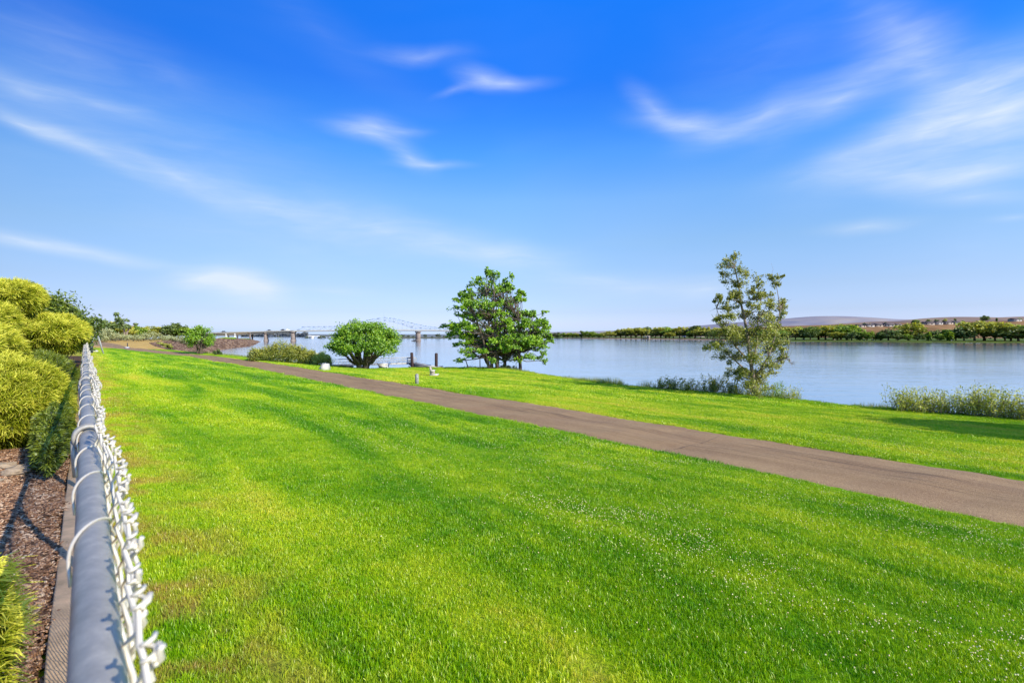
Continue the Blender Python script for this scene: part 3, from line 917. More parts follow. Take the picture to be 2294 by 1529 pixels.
def crown_from_pads(pads, leaves_per, size, g, aspect=0.55, shade_c=None, upbias=0.5, sub=7, soft=0.58):
    """pads: list of (centre3, radii3). Each pad is several clumps of leaves."""
    Cs, Ns, Ss, Ts = [], [], [], []
    for (c, r) in pads:
        c = np.array(c); r = np.array(r)
        ptint = g.uniform(-0.12, 0.12)
        for _ in range(sub):
            d = unit(g.normal(0, 1, 3)); cc = c + d * r * g.uniform(0.15, 0.72) ; rr = r * g.uniform(0.42, 0.72)
            n = max(4, int(leaves_per / sub * g.uniform(.6, 1.4)))
            o = unit(g.normal(0, 1, (n, 3))); P = cc + np.clip(g.normal(0, 1, (n, 3)), -1.6, 1.6) * rr * soft; o = unit(P - cc)
            N = unit(o * 0.55 + g.normal(0, 0.5, (n, 3)) + np.array([.18, -.22, upbias]))
            Cs.append(P); Ns.append(N); Ss.append(g.uniform(0.7, 1.35, n) * size)
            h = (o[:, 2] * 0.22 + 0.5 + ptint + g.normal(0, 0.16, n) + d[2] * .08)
            Ts.append(h)
    C = np.concatenate(Cs); return leaf_arrays(C, np.concatenate(Ns), np.concatenate(Ss), aspect, g, np.clip(np.concatenate(Ts), 0, 1))

def crown_from_sprays(pads, twigs, leaves, size, g, aspect=0.55, axis_z=None, up=0.5, spread=.11, length=1.5):
    """each pad is a handful of leafy twigs growing outwards"""
    Cs, Ns, Ss, Ts = [], [], [], []; TW = []
    for (c, r) in pads:
        c = np.array(c); r = np.array(r); pt = g.uniform(-.14, .14)
        out = np.array([c[0], c[1], 0.0]); out /= np.linalg.norm(out) + .3
        for _ in range(twigs):
            a = c + g.normal(0, .38, 3) * r - out * r * .35
            d = unit(out * .7 + np.array([0, 0, up]) + g.normal(0, .55, 3)) * np.clip(r / r.max(), .45, 1)
            L = r.max() * length * g.uniform(.5, 1.1); b = a + d * L
            u = g.uniform(0.05, 1, leaves) ** .8
            P = a + (b - a) * u[:, None] + g.normal(0, 1, (leaves, 3)) * (spread * L * (1.15 - .7 * u))[:, None]
            N = unit(g.normal(0, .55, (leaves, 3)) + np.array([.28, -.38, .5]))
            Cs.append(P); Ns.append(N); Ss.append(g.uniform(.65, 1.3, leaves) * size)
            Ts.append(np.clip(.46 + pt + .28 * (u - .5) + g.normal(0, .17, leaves), 0, 1)); TW.append((a, b))
    return leaf_arrays(np.concatenate(Cs), np.concatenate(Ns), np.concatenate(Ss), aspect, g, np.concatenate(Ts)), TW

def curve_pts(a, b, n=6, sag=0.0, wig=0.05, g=rng):
    a = np.array(a, float); b = np.array(b, float)
    u = np.linspace(0, 1, n)[:, None]; L = np.linalg.norm(b - a)
    P = a + (b - a) * u
    P += np.array([0, 0, 1]) * (sag * L * 4 * u * (1 - u))
    P[1:-1] += g.normal(0, wig * L / n, (n - 2, 3))
    return P

def plant_empty(name, x, y, label, cat, group=None, z=None):
    return empty(name, (x, y, gz(x, y) if z is None else z), label, cat, group)

def rel(px, py, Y, base):   # sighted point relative to a base
    return np.array(ray(px, py, Y) - Vector(base))

# ---- locust clump
def locust():
    Y = 43.0; g = np.random.default_rng(21)
    bx, by = gx(1112, Y), Y; bz = gz(bx, by)
    base = (bx, by, bz)
    o = empty('locust_tree', base, 'tall multi-stemmed green tree with layered open foliage on the river bank beside the dock', 'tree')
    raw = [(1075, 626, 9, 13), (1100, 620, 12, 12), (1135, 629, 12, 14), (1166, 655, 7, 8), (1033, 656, 7, 9), (1050, 661, 12, 8), (1080, 650, 14, 12), (1110, 650, 20, 14),
           (1140, 648, 12, 9), (1022, 672, 11, 5), (1025, 691, 13, 4), (1050, 682, 16, 8), (1085, 680, 20, 11), (1120, 678, 22, 12), (1155, 674, 14, 10), (1040, 706, 16, 4),
           (1064, 706, 22, 8), (1100, 710, 24, 11), (1140, 702, 20, 12), (1166, 706, 15, 9), (1190, 702, 7, 7), (1012, 730, 11, 4), (1034, 735, 18, 6), (1062, 735, 20, 9),
           (1100, 741, 24, 11), (1140, 735, 22, 12), (1176, 730, 18, 11), (1206, 720, 17, 8), (1224, 737, 10, 8), (1014, 748, 16, 5), (1045, 760, 20, 6), (1080, 765, 22, 8),
           (1120, 765, 22, 9), (1160, 760, 24, 11), (1200, 755, 20, 11), (1228, 757, 9, 8), (1024, 773, 12, 5), (1040, 785, 18, 4), (1075, 787, 15, 5), (1165, 780, 24, 9),
           (1205, 775, 18, 7), (1222, 790, 9, 5), (1033, 806, 13, 4), (1062, 800, 10, 4), (1180, 800, 17, 5), (1210, 803, 12, 4), (1222, 812, 8, 3), (1145, 790, 14, 6), (1100, 796, 16, 6), (1130, 803, 14, 5), (1160, 806, 14, 5), (1085, 775, 16, 7), (1055, 772, 16, 5), (1190, 765, 18, 8), (1130, 770, 18, 8)]
    pads = []; k = Y / 1147
    for (px, py, rx, ry) in raw:
        hw = 105 * math.sqrt(max(0.05, 1 - ((px - 1115) / 115) ** 2)) * k * 0.8
        dy = g.uniform(-hw, hw) * 0.75
        c = rel(px, py, Y, base) + np.array([0, dy, 0]); c[0] *= (1 + dy / Y * 0.0)
        pads.append((c, (rx * k * 1.05, max(rx * k, .45) * 1.1, ry * k * 1.05)))
        for _ in range(5):
            f = g.uniform(.5, .85); c3 = c + np.array([g.normal(0, rx * k * .8), g.normal(0, .6), g.normal(0, ry * k * .9)])
            if ry > 5: pads.append((c3, (rx * k * f, rx * k * f, ry * k * f)))
        if rx > 14:  # more depth inside the crown
            for sgn in (-1, 1):
                c2 = c.copy(); c2[1] = sgn * g.uniform(.3, .9) * hw; c2[2] += g.normal(0, .25); c2[0] += g.normal(0, .3)
                pads.append((c2, (rx * k * .8, rx * k * .8, ry * k * .8)))
    (V, Q, T), TW = crown_from_sprays(pads, 9, 22, 0.165, g, 0.5, up=.15, spread=.14, length=1.15)
    # leaf tint comes from the sprays, paler towards the twig tips
    obj('crown', make_mesh('locust_crown', V, [Q], {'tint': T}), M['locust'], o)
    stems = [(1096, 826, 1062, 690), (1101, 826, 1088, 640), (1116, 826, 1105, 640), (1131, 826, 1128, 660), (1165, 830, 1160, 700), (1112, 824, 1160, 680), (1122, 826, 1200, 740), (1098, 826, 1035, 740)]
    allp = []
    for i, (px, py, tx, ty) in enumerate(stems):
        dy = g.uniform(-1.2, 1.2)
        a = rel(px, py + 3, Y, base) + np.array([0, dy * .5, -0.2]); b = rel(tx, ty, Y, base) + np.array([0, dy * 2, 0])
        P = curve_pts(a, b, 9, 0.0, 0.1, g)
        P[:, 0] = a[0] + (b[0] - a[0]) * np.linspace(0, 1, 9) ** 1.5 + g.normal(0, .05, 9)
        tm = MB(); tm.tube(P, np.linspace(.15 if i < 5 else .10, .03, 9), 8); allp.append(P)
        tr = tm.build('trunk', M['bark'], o, True)
        bm_ = MB()
        for (c, r) in pads:
            d = [np.linalg.norm(c - q) for Pq in [P] for q in Pq]
            j = int(np.argmin(d))
            if d[j] < 2.6 and g.uniform() < .6:
                j = max(2, j - 1)
                bm_.tube(curve_pts(P[j], c, 5, -.03, .12, g), np.linspace(.045, .012, 5), 5)
        if bm_.n: bm_.build('limb', M['bark'], tr, True)
    return o
locust()

def small_stakes():
    # two thin bare stems left of the locust
    Y = 42.6
    for (px, py, tx, ty, lab) in ((1050, 822, 1042, 803, 'thin dark bare stem leaning left beside the multi-stemmed tree'), (1075.5, 821, 1075, 797, 'thin dark upright bare stem close left of the multi-stemmed tree trunks')):
        x = gx(px, Y); b = Vector((x, Y, gz(x, Y)))
        mb = MB(); mb.tube([(0, 0, -.1), tuple(np.array(ray(tx, ty, Y) - b) * [1, 0, 1])], [.05, .035], 6)
        o = mb.build('sapling', M['bark']); o.location = b; tag(o, lab, 'sapling')
small_stakes()

# ---- generic dome tree
def dome_tree(name, base, cx, cz, rx, rz, ry, npads, leaves, size, mat, bark, label, cat, g, trunk_r, stems=3, flat_bottom=-0.55, group=None, spread=0.5, padr=0.3, upbias=.5):
    o = empty(name, base, label, cat, group)
    pads = []
    i = 0
    while len(pads) < npads:
        i += 1
        d = unit(g.normal(0, 1, 3))
        if d[2] < flat_bottom: continue
        rad = g.uniform(0.35, 1.0) ** 0.45
        rad *= (1 - padr * .65) * (1 + .16 * mnoise.noise(Vector(d) * 1.9 + Vector((cx, cz, npads * .1))))
        c = np.array([cx, 0, cz]) + d * np.array([rx, ry, rz]) * rad
        q = padr * g.uniform(.7, 1.25)
        pads.append((c, (rx * q, ry * q, rz * q * .9)))
    V, Q, T = crown_from_pads(pads, leaves, size, g, 0.55, upbias=upbias)
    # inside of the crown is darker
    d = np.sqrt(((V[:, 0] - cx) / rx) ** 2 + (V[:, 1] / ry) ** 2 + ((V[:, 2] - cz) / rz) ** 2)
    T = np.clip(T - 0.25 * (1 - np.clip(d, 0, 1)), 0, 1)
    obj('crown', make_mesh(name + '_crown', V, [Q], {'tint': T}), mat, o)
    tm = MB()
    for k in range(stems):
        a = 2 * math.pi * k / stems + g.uniform(0, 1)
        b0 = np.array([math.cos(a) * trunk_r * .7, math.sin(a) * trunk_r * .7, -0.15]) if stems > 1 else np.array([0, 0, -.15])
        e = np.array([cx + math.cos(a) * rx * spread, math.sin(a) * ry * spread, cz + rz * g.uniform(0, .45)])
        tm.tube(curve_pts(b0, e, 8, .0, .1, g), np.linspace(trunk_r * (1.0 if stems == 1 else .65), trunk_r * .15, 8), 8)
    tr = tm.build('trunk', bark, o, True)
    lm = MB()
    for (c, r) in pads[::3]:
        s0 = np.array([c[0] * .25, c[1] * .25, max(trunk_r, cz - rz * .75)])
        lm.tube(curve_pts(s0, c, 6, .02, .14, g), np.linspace(trunk_r * .28, .012, 6), 5)
    lm.build('limb', bark, tr, True)
    return o

def round_tree():
    Y = 42.5; g = np.random.default_rng(5); k = Y / 1147
    x = gx(813, Y); z = gz(x, Y); base = (x, Y, z)
    cz = ZC - (770 - 748) * k - z
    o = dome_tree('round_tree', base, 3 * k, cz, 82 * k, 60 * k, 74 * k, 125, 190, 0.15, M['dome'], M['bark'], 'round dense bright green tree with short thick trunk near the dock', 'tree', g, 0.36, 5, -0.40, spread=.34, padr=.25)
    return o
round_tree()

def poplar():
    Y = 24.6; g = np.random.default_rng(31); k = Y / 1147
    x = gx(1692, Y); z = gz(x, Y); base = (x, Y, z)
    o = empty('poplar_tree', base, 'tall sparse olive-green tree with open twiggy crown on the lawn edge at the right', 'tree')
    raw = [(1632, 587, 10, 8), (1648, 577, 7, 7), (1645, 591, 12, 9), (1615, 596, 7, 7), (1655, 607, 12, 10), (1625, 616, 11, 7), (1670, 617, 9, 11), (1640, 635, 9, 9), (1660, 640, 11, 9),
           (1697, 625, 7, 10), (1705, 641, 9, 8), (1725, 620, 9, 6), (1742, 625, 5, 5), (1733, 640, 7, 7), (1609, 668, 6, 6), (1625, 685, 7, 7), (1640, 660, 7, 8), (1655, 666, 12, 11),
           (1680, 655, 12, 8), (1700, 667, 10, 6), (1725, 661, 8, 8), (1755, 676, 7, 6), (1640, 690, 12, 6), (1700, 690, 13, 8), (1725, 692, 12, 8), (1752, 696, 8, 6), (1610, 716, 8, 5),
           (1640, 716, 12, 6), (1665, 702, 10, 8), (1690, 715, 15, 9), (1720, 720, 14, 9), (1746, 715, 8, 6), (1600, 750, 14, 8), (1627, 746, 12, 8), (1588, 780, 10, 6), (1655, 746, 15, 9),
           (1690, 745, 17, 11), (1725, 746, 15, 9), (1747, 766, 12, 8), (1610, 776, 16, 7), (1650, 775, 19, 9), (1690, 780, 19, 9), (1725, 785, 16, 8), (1756, 796, 8, 8), (1617, 800, 14, 7),
           (1650, 806, 17, 7), (1690, 806, 15, 8), (1726, 815, 15, 7), (1750, 813, 11, 7), (1638, 835, 9, 6), (1665, 832, 11, 8), (1692, 836, 15, 7), (1722, 836, 11, 6), (1657, 842, 7, 7),
           (1684, 858, 14, 9), (1704, 860, 14, 8), (1668, 852, 8, 8), (1690, 872, 14, 8), (1706, 872, 12, 7), (1678, 870, 10, 7), (1700, 846, 14, 8), (1735, 775, 12, 8), (1640, 760, 12, 8), (1672, 765, 12, 8), (1705, 762, 14, 8)]
    pads = []; dense = []
    for (px, py, rx, ry) in raw:
        hw = 70 * k * min(1, (py - 560) / 160)
        dy = g.uniform(-1, 1) * hw
        c = rel(px, py, Y, base) + np.array([0, dy, 0])
        c[0] += (x + c[0]) * dy / Y
        pads.append((c, (rx * k * 1.15, rx * k * 1.15, ry * k * 1.25)))
        for _ in range(3 if py > 650 else 1):
            pads.append((c + np.array([np.clip(g.normal(0, .18), -.25, .25), np.clip(g.normal(0, .4), -.6, .6), g.normal(0, .2)]), (rx * k * .8, rx * k * .8, ry * k * .8)))
    (V, Q, T), TW = crown_from_sprays(pads, 14, 11, 0.072, g, 0.75, up=.8, spread=.21, length=1.45)
    lc = V.reshape(-1, 4, 3).mean(1); lpx = 1147 + 1147 * (x + lc[:, 0]) / (Y + lc[:, 1])
    keep = (lpx > 1573) & (lpx < 1768)
    V = V.reshape(-1, 4, 3)[keep].reshape(-1, 3); T = T.reshape(-1, 4)[keep].ravel(); Q = np.arange(len(V)).reshape(-1, 4)
    obj('crown', make_mesh('poplar_crown', V, [Q], {'tint': T}), M['poplar'], o)
    tp = [(1692, 890), (1688, 850), (1680, 800), (1674, 750), (1668, 715), (1660, 680), (1655, 640), (1646, 600), (1640, 585)]
    P = np.array([rel(a, b, Y, base) for a, b in tp])
    tm = MB(); tm.tube(P, np.linspace(.11, .012, len(P)), 8); tr = tm.build('trunk', M['barkpale'], o, True)
    lead = [[(1684, 820), (1698, 770), (1702, 720), (1712, 670), (1703, 630)], [(1690, 850), (1720, 800), (1738, 740), (1745, 690), (1735, 640)], [(1683, 815), (1650, 775), (1625, 740), (1612, 690)], [(1688, 845), (1640, 800), (1600, 770)],
            [(1686, 840), (1722, 815), (1752, 800)]]
    LP = [P]
    for l in lead:
        dy = g.uniform(-.7, .7)
        q = np.array([rel(a, b, Y, base) + np.array([0, dy * i / len(l), 0]) for i, (a, b) in enumerate(l)])
        LP.append(q); lm = MB(); lm.tube(q, np.linspace(.05, .012, len(q)), 6); lm.build('limb', M['barkpale'], tr, True)
    tw = MB(); allq = np.concatenate(LP)
    for (c, r) in pads:
        d = np.linalg.norm(allq - (c - np.array([0, 0, .35])), axis=1); j = int(np.argmin(d))
        tw.tube(curve_pts(allq[j], c, 5, 0, .15, g), np.linspace(.02, .006, 5), 4)
    for (a, b) in TW[::2]:
        tw.tube([a, b], [.006, .002], 3, cap=False)
    for _ in range(60):
        j = g.integers(2, len(allq)); e = allq[j] + unit(g.normal(0, 1, 3) + np.array([0, 0, .4])) * g.uniform(.5, 1.2)
        tw.tube(curve_pts(allq[j], e, 5, 0, .2, g), np.linspace(.010, .003, 5), 3)
    tw.build('twigs', M['barkpale'], tr, False)
    return o
poplar()

def lime_tree():
    Y = 55.0; g = np.random.default_rng(77); k = Y / 1147
    x = gx(448, Y); z = gz(x, Y)
    z = ZC - (792 - 748) * k
    base = (x, Y, z)
    o = dome_tree('young_tree', base, 0, (792 - 757) * k, 37 * k, 32 * k, 34 * k, 52, 95, 0.17, M['lime'], M['bark'], 'small yellow-green tree standing at the left end of the water inlet beside the path', 'tree', g, 0.2, 4, -.75, spread=.25, padr=.3)
    return o
lime_tree()

# ---- shrubs
def shrub(name, x, y, rx, ry, rz, npads, leaves, size, mat, label, g, group=None, z=None, cat='shrub', lift=0.5, stems=7, aspect=.5, soft=.58):
    base = (x, y, gz(x, y) if z is None else z)
    o = empty(name, base, label, cat, group)
    pads = []
    for i in range(npads):
        d = unit(g.normal(0, 1, 3)); d[2] = abs(d[2]) * 1.0 - .15
        rad = g.uniform(.25, 1) ** .5 * .8
        c = np.array([0, 0, rz * .38]) + d * np.array([rx, ry, rz * .62]) * rad
        q = g.uniform(.16, .32)
        pads.append((c, (rx * q, ry * q, rz * q)))
    V, Q, T = crown_from_pads(pads, leaves, size, g, aspect, upbias=.4, soft=soft)
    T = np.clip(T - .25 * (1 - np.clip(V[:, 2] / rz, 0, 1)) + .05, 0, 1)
    obj('foliage', make_mesh(name + '_foliage', V, [Q], {'tint': T}), mat, o)
    tm = MB()
    for k in range(stems):
        c = pads[k % len(pads)][0]
        tm.tube(curve_pts((g.normal(0, rx * .12), g.normal(0, ry * .12), -.1), c, 5, 0, .1, g), np.linspace(.035, .008, 5), 5)
    tm.build('stem', M['bark'], o, True)
    return o

def bank_shrubs():
    g = np.random.default_rng(41); Y = 45.0; k = Y / 1147
    for (px, top, bot, w, mat, lab) in (
        (590, 779, 815, 30, 'shrub', 'left end of the bushy olive shrub mass between path and water'),
        (628, 768, 822, 34, 'shrub', 'highest bush of the olive shrub mass between path and water'),
        (662, 776, 824, 34, 'shrub', 'dense middle bush in front of the far bridge pier beside the path'),
        (690, 787, 824, 22, 'shrub', 'low yellowish bush at the right of the shrub mass beside the path'),
        (722, 792, 824, 22, 'willow', 'pale grey-green bush behind the white concrete block'),
    ):
        x = gx(px, Y); z = ZC - (bot - 748) * k
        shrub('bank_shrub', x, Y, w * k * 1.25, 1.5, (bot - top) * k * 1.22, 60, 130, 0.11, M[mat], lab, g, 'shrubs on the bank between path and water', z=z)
    # little shrub right of the lime tree
    x = gx(486, 54.5); shrub('bank_shrub', x, 54.5, .75, .7, .75, 12, 80, .1, M['dkgreen'], 'very small dark green bush at the right foot of the small yellow-green tree', g, z=ZC - (797 - 748) * 54.5 / 1147)
    # undergrowth below the locust
    for (px, Y2, w, hh, lab) in ((1135, 43.2, 1.3, .8, 'dark low undergrowth bush in the shade of the multi-stemmed tree'), (1178, 41.2, 1.1, 1.15, 'green bush at the right foot of the multi-stemmed tree')):
        x = gx(px, Y2); shrub('undergrowth_shrub', x, Y2, w, .9, hh, 22, 90, .12, M['dkgreen'], lab, g)
bank_shrubs()

def willow_shrub(px, Y, top, w, lab, g, mat='willow', n=26, group=None, dens=1.0):
    """upright wand-like stems with narrow leaves"""
    x = gx(px, Y); z = gz(x, Y); k = Y / 1147
    h = ZC - (top - 748) * k - z
    o = empty('willow_shrub', (x, Y, z), lab, 'shrub', group)
    tm = MB(); C, N, S, T = [], [], [], []
    lw = w * k
    for i in range(int(n * 1.5)):
        a = np.array([g.normal(0, lw * .35), g.normal(0, .25), -.05])
        hh = h * g.uniform(.45, 1.0)
        e = a + np.array([g.normal(0, lw * .45) + .10 * hh, g.normal(0, .25), hh])
        P = curve_pts(a, e, 6, 0, .08, g)
        tm.tube(P, np.linspace(.010, .003, 6), 4)
        m = int((80 if mat == 'shrub' else 56) * dens * hh / 1.2) + 6
        u = g.uniform(.18, 1, m); idx = u * 5
        q = np.stack([np.interp(idx, np.arange(6), P[:, c]) for c in range(3)], 1) + g.normal(0, .045 + .03 * hh, (m, 3))
        C.append(q); N.append(unit(g.normal(0, 1, (m, 3)) + np.array([0, -.3, .3]))); S.append(g.uniform(.05, .10, m) * (1.35 if mat == 'shrub' else 1.1)); T.append(np.clip(g.normal(.58, .22, m), 0, 1))
    V, Q, TT = leaf_arrays(np.concatenate(C), np.concatenate(N), np.concatenate(S), .33, g, np.concatenate(T))
    obj('foliage', make_mesh('willow_foliage', V, [Q], {'tint': TT}), M[mat], o)
    tm.build('stem', M['barkpale'], o, False)
    return o

def shore_plants():
    g = np.random.default_rng(51)
    W = 'willow shrubs along the water edge'
    for (px, Y, top, w, lab, mat, n, dens) in (
        (1480, 27.2, 843, 20, 'leftmost thin willow shrub of the row left of the sparse tall tree', 'shrub', 12, .7),
        (1505, 27.0, 838, 20, 'grey-green willow shrub second along from the left of the sparse tall tree', 'shrub', 16, .7),
        (1545, 26.5, 846, 18, 'low thin willow shrub in the middle of the row left of the sparse tall tree', 'shrub', 12, .7),
        (1592, 25.9, 836, 22, 'bushy grey-green willow shrub a few paces left of the sparse tall tree', 'shrub', 18, .8),
        (1640, 25.3, 842, 22, 'willow shrub touching the left side of the sparse tall tree base', 'shrub', 16, .8),
        (1735, 24.0, 850, 22, 'bright green willow shrub at the right foot of the sparse tall tree', 'lime', 20, .9),
        (1770, 23.3, 862, 18, 'short pale shrub just right of the sparse tall tree base', 'willow', 14, .7),
        (2020, 19.6, 862, 30, 'leftmost pale willow shrub leaning right at the right water edge', 'willow', 26, 1.0),
        (2080, 19.2, 866, 36, 'broad pale willow shrub second from left at the right water edge', 'willow', 32, 1.1),
        (2130, 18.9, 876, 28, 'lower pale willow shrub between two taller ones at the right water edge', 'willow', 22, .9),
        (2185, 18.4, 858, 32, 'tallest feathery pale willow shrub at the right water edge', 'willow', 34, 1.1),
        (2232, 18.0, 862, 26, 'slim upright willow shrub with one bare stem at the right water edge', 'willow', 22, .9),
        (2285, 17.6, 876, 26, 'willow shrub cut by the right picture edge beside the water', 'willow', 26, 1.0),
        (2330, 17.2, 870, 30, 'willow shrub beyond the right picture edge beside the water', 'willow', 20, 1.0),
    ):
        willow_shrub(px, Y, top, w, lab, g, mat, n, W, dens)
shore_plants()

def reed_clump_mesh(name, n, w, d, h, g, wid=.012):
    a = np.stack([g.uniform(-1, 1, n) * w, g.uniform(-1, 1, n) * d, np.full(n, -.06)], 1)
    hh = h * g.uniform(.45, 1.0, n) * (1 - .35 * np.abs(a[:, 0] / max(w, .01)) ** 2)
    la = g.uniform(0, 2 * np.pi, n); ln = g.uniform(.05, .45, n)
    dirx = np.cos(la) * ln; diry = np.sin(la) * ln
    yaw = g.uniform(0, 2 * np.pi, n); ux, uy = np.cos(yaw) * wid / 2, np.sin(yaw) * wid / 2
    V = []
    for f, wf in ((0, 1), (.5, .8), (1.0, .1)):
        c = a + np.stack([dirx * hh * f ** 1.6, diry * hh * f ** 1.6, hh * f], 1)
        V.append(c - np.stack([ux * wf, uy * wf, ux * 0], 1)); V.append(c + np.stack([ux * wf, uy * wf, ux * 0], 1))
    V = np.stack(V, 1).reshape(-1, 3); b = np.arange(n)[:, None] * 6
    Q = np.concatenate([b + np.array([[0, 1, 3, 2]]), b + np.array([[2, 3, 5, 4]])])
    tint = np.repeat(np.clip(g.normal(.45, .22, n), 0, 1), 6)
    return make_mesh(name, V, [Q], {'tint': tint})

def reeds():
    g = np.random.default_rng(61)
    for (px, Y, w, h, lab) in (
        (1225, 37.3, 1.2, .45, 'tall grass clump right of the multi-stemmed tree at the bank'),
        (1320, 31.6, .9, .42, 'dry-tipped grass clump left of the dip in the bank'),
        (1365, 30.3, .8, .55, 'taller green grass clump right of the dry-tipped one on the bank'),
        (1830, 22.6, .75, .55, 'rounded grass clump between the sparse tall tree and the gap to the water'),
        (1866, 22.0, .55, .42, 'smaller brownish grass clump at the left of the gap to the water'),
        (1955, 20.7, .9, .36, 'low grass clump right of the gap to the water'),
    ):
        x = gx(px, Y); me = reed_clump_mesh('grass_clump', 420, w, .45, h, g)
        o = obj('grass_clump', me, M['reed'], None, (x, Y, gz(x, Y)))
        tag(o, lab, 'grass clump', 'tall grass clumps on the bank')
    # continuous unmown fringe along the water edge
    L = [p for p in near_land[2:14]]
    V, Q, T, n0 = [], [], [], 0
    for (a, b) in zip(L[:-1], L[1:]):
        d = math.dist(a, b); m = int(d / .5)
        for i in range(m):
            u = (i + g.uniform()) / m; x = a[0] + (b[0] - a[0]) * u; y = a[1] + (b[1] - a[1]) * u
            px = 1147 + 1147 * x / y
            hh = .30
            if px > 1990 or 1440 < px < 1790 : hh = .55
            elif 1270 < px < 1400 or px < 1180: hh = .3
            elif 1880 < px < 1915 : hh = .08
            else: hh = .16
            if px < 1040 and px > 760: hh = .10
            me = reed_clump_mesh('tmp', 90, .4, .35, hh, g, .012 if hh > .2 else .01)
            v = np.empty(len(me.vertices) * 3, np.float32); me.vertices.foreach_get('co', v); v = v.reshape(-1, 3)
            q = np.empty(len(me.polygons) * 4, np.int32); me.loops.foreach_get('vertex_index', q)
            tt = np.empty(len(me.vertices), np.float32); me.attributes['tint'].data.foreach_get('value', tt)
            off = np.array([x - .1, y - .05, gz(x, y)])
            V.append(v + off); Q.append(q.reshape(-1, 4) + n0); T.append(tt); n0 += len(v)
            bpy.data.meshes.remove(me)
    o = obj('tall_grass', make_mesh('tall_grass', np.concatenate(V), [np.concatenate(Q)], {'tint': np.concatenate(T)}), M['reed'])
    tag(o, 'unmown grass fringe between lawn and water', 'tall grass', kind='stuff')
reeds()

# ---- golden thread-leaf mounds by the fence
def thread_bush(s, t, zc, rs, rt, rz, lab, g, n=9000, L=(.07, .14), w=.006, mat='golden', lump=.14, name='golden_shrub', group='golden shrubs behind the fence'):
    x, y = st(s, t)
    base = Vector((x, y, -0.03))
    o = empty(name, base, lab, 'shrub', group)
    def loc(d, k):      # direction -> point on the lumpy ellipsoid, local axes
        a, b, c = d[:, 0] * rs, d[:, 1] * rt, d[:, 2] * rz
        p = np.stack([NX * a + DX * b, NY * a + DY * b, c + zc + .03], 1)
        return p
    # clustered tips so that the surface reads as drooping tufts
    nc = n // 9
    dc = unit(g.normal(0, 1, (nc, 3)))
    lum = 1 + lump * np.array([mnoise.noise(Vector(q) * 2.6 + Vector((s, t, 0))) for q in dc]) * 1.6
    lum += lump * .8 * np.array([mnoise.noise(Vector(q) * 7.0 + Vector((t, s, 1))) for q in dc])
    d = np.repeat(dc, 9, 0); lm = np.repeat(lum, 9)
    n = len(d)
    d2 = unit(d + g.normal(0, .045, (n, 3)))
    depth = g.uniform(.86, 1.0, n) * lm
    P0 = loc(d2 * depth[:, None], None)
    nrm = unit(np.stack([NX * d2[:, 0] / rs + DX * d2[:, 1] / rt, NY * d2[:, 0] / rs + DY * d2[:, 1] / rt, d2[:, 2] / rz], 1))
    cd = np.repeat(unit(g.normal(0, 1, (nc, 3))), 9, 0)
    Ln = g.uniform(*L, n)[:, None]
    tang = cd - nrm * (cd * nrm).sum(1, keepdims=True)
    dir0 = unit(nrm * .8 + tang * .7 + g.normal(0, .38, (n, 3)) + np.array([0, 0, .35]))
    P1 = P0 + dir0 * Ln * .5
    dir1 = unit(dir0 + np.array([0, 0, -.55]) + g.normal(0, .25, (n, 3)))
    P2 = P1 + dir1 * Ln * .6
    sd = unit(np.cross(dir0, nrm + g.normal(0, .5, (n, 3))))
    ww = (w * g.uniform(.6, 1.3, n))[:, None]
    V = np.stack([P0 - sd * ww, P0 + sd * ww, P1 - sd * ww, P1 + sd * ww, P2 - sd * ww * .3, P2 + sd * ww * .3], 1).reshape(-1, 3)
    b = np.arange(n)[:, None] * 6
    Q = np.concatenate([b + np.array([[0, 1, 3, 2]]), b + np.array([[2, 3, 5, 4]])])
    base_t = np.clip(.52 + .26 * d2[:, 2] + (lm - 1) * 2.4 + np.repeat(g.normal(0, .24, nc), 9) + g.normal(0, .13, n), 0, 1)  # hollows and undersides darker: shade between sprays put into the tint
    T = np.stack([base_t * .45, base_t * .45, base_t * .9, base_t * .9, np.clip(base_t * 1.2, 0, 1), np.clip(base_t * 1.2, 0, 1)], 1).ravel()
    # dark inner shell blocking the view through, inner shade put into its tint
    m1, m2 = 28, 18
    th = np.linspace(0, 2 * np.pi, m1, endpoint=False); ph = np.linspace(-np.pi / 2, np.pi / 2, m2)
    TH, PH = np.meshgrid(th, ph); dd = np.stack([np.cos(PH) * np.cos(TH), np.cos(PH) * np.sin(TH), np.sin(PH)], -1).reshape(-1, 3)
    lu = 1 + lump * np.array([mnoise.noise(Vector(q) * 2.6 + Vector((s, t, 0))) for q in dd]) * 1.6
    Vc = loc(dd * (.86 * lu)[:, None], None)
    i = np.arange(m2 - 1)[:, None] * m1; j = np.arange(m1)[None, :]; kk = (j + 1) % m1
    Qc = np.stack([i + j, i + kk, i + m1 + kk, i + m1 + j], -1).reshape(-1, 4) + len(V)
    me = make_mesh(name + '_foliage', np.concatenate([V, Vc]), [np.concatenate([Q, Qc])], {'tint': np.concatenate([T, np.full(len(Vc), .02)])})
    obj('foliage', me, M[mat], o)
    tm = MB()
    for q in range(4):
        e = np.array([g.normal(0, .12), g.normal(0, .12), zc])
        tm.tube(curve_pts((g.normal(0, .012), g.normal(0, .012), -.05), e, 6, 0, .1, g), np.linspace(.05, .02, 6), 6)
    tm.build('stem', M['bark'], o, True)
    return o

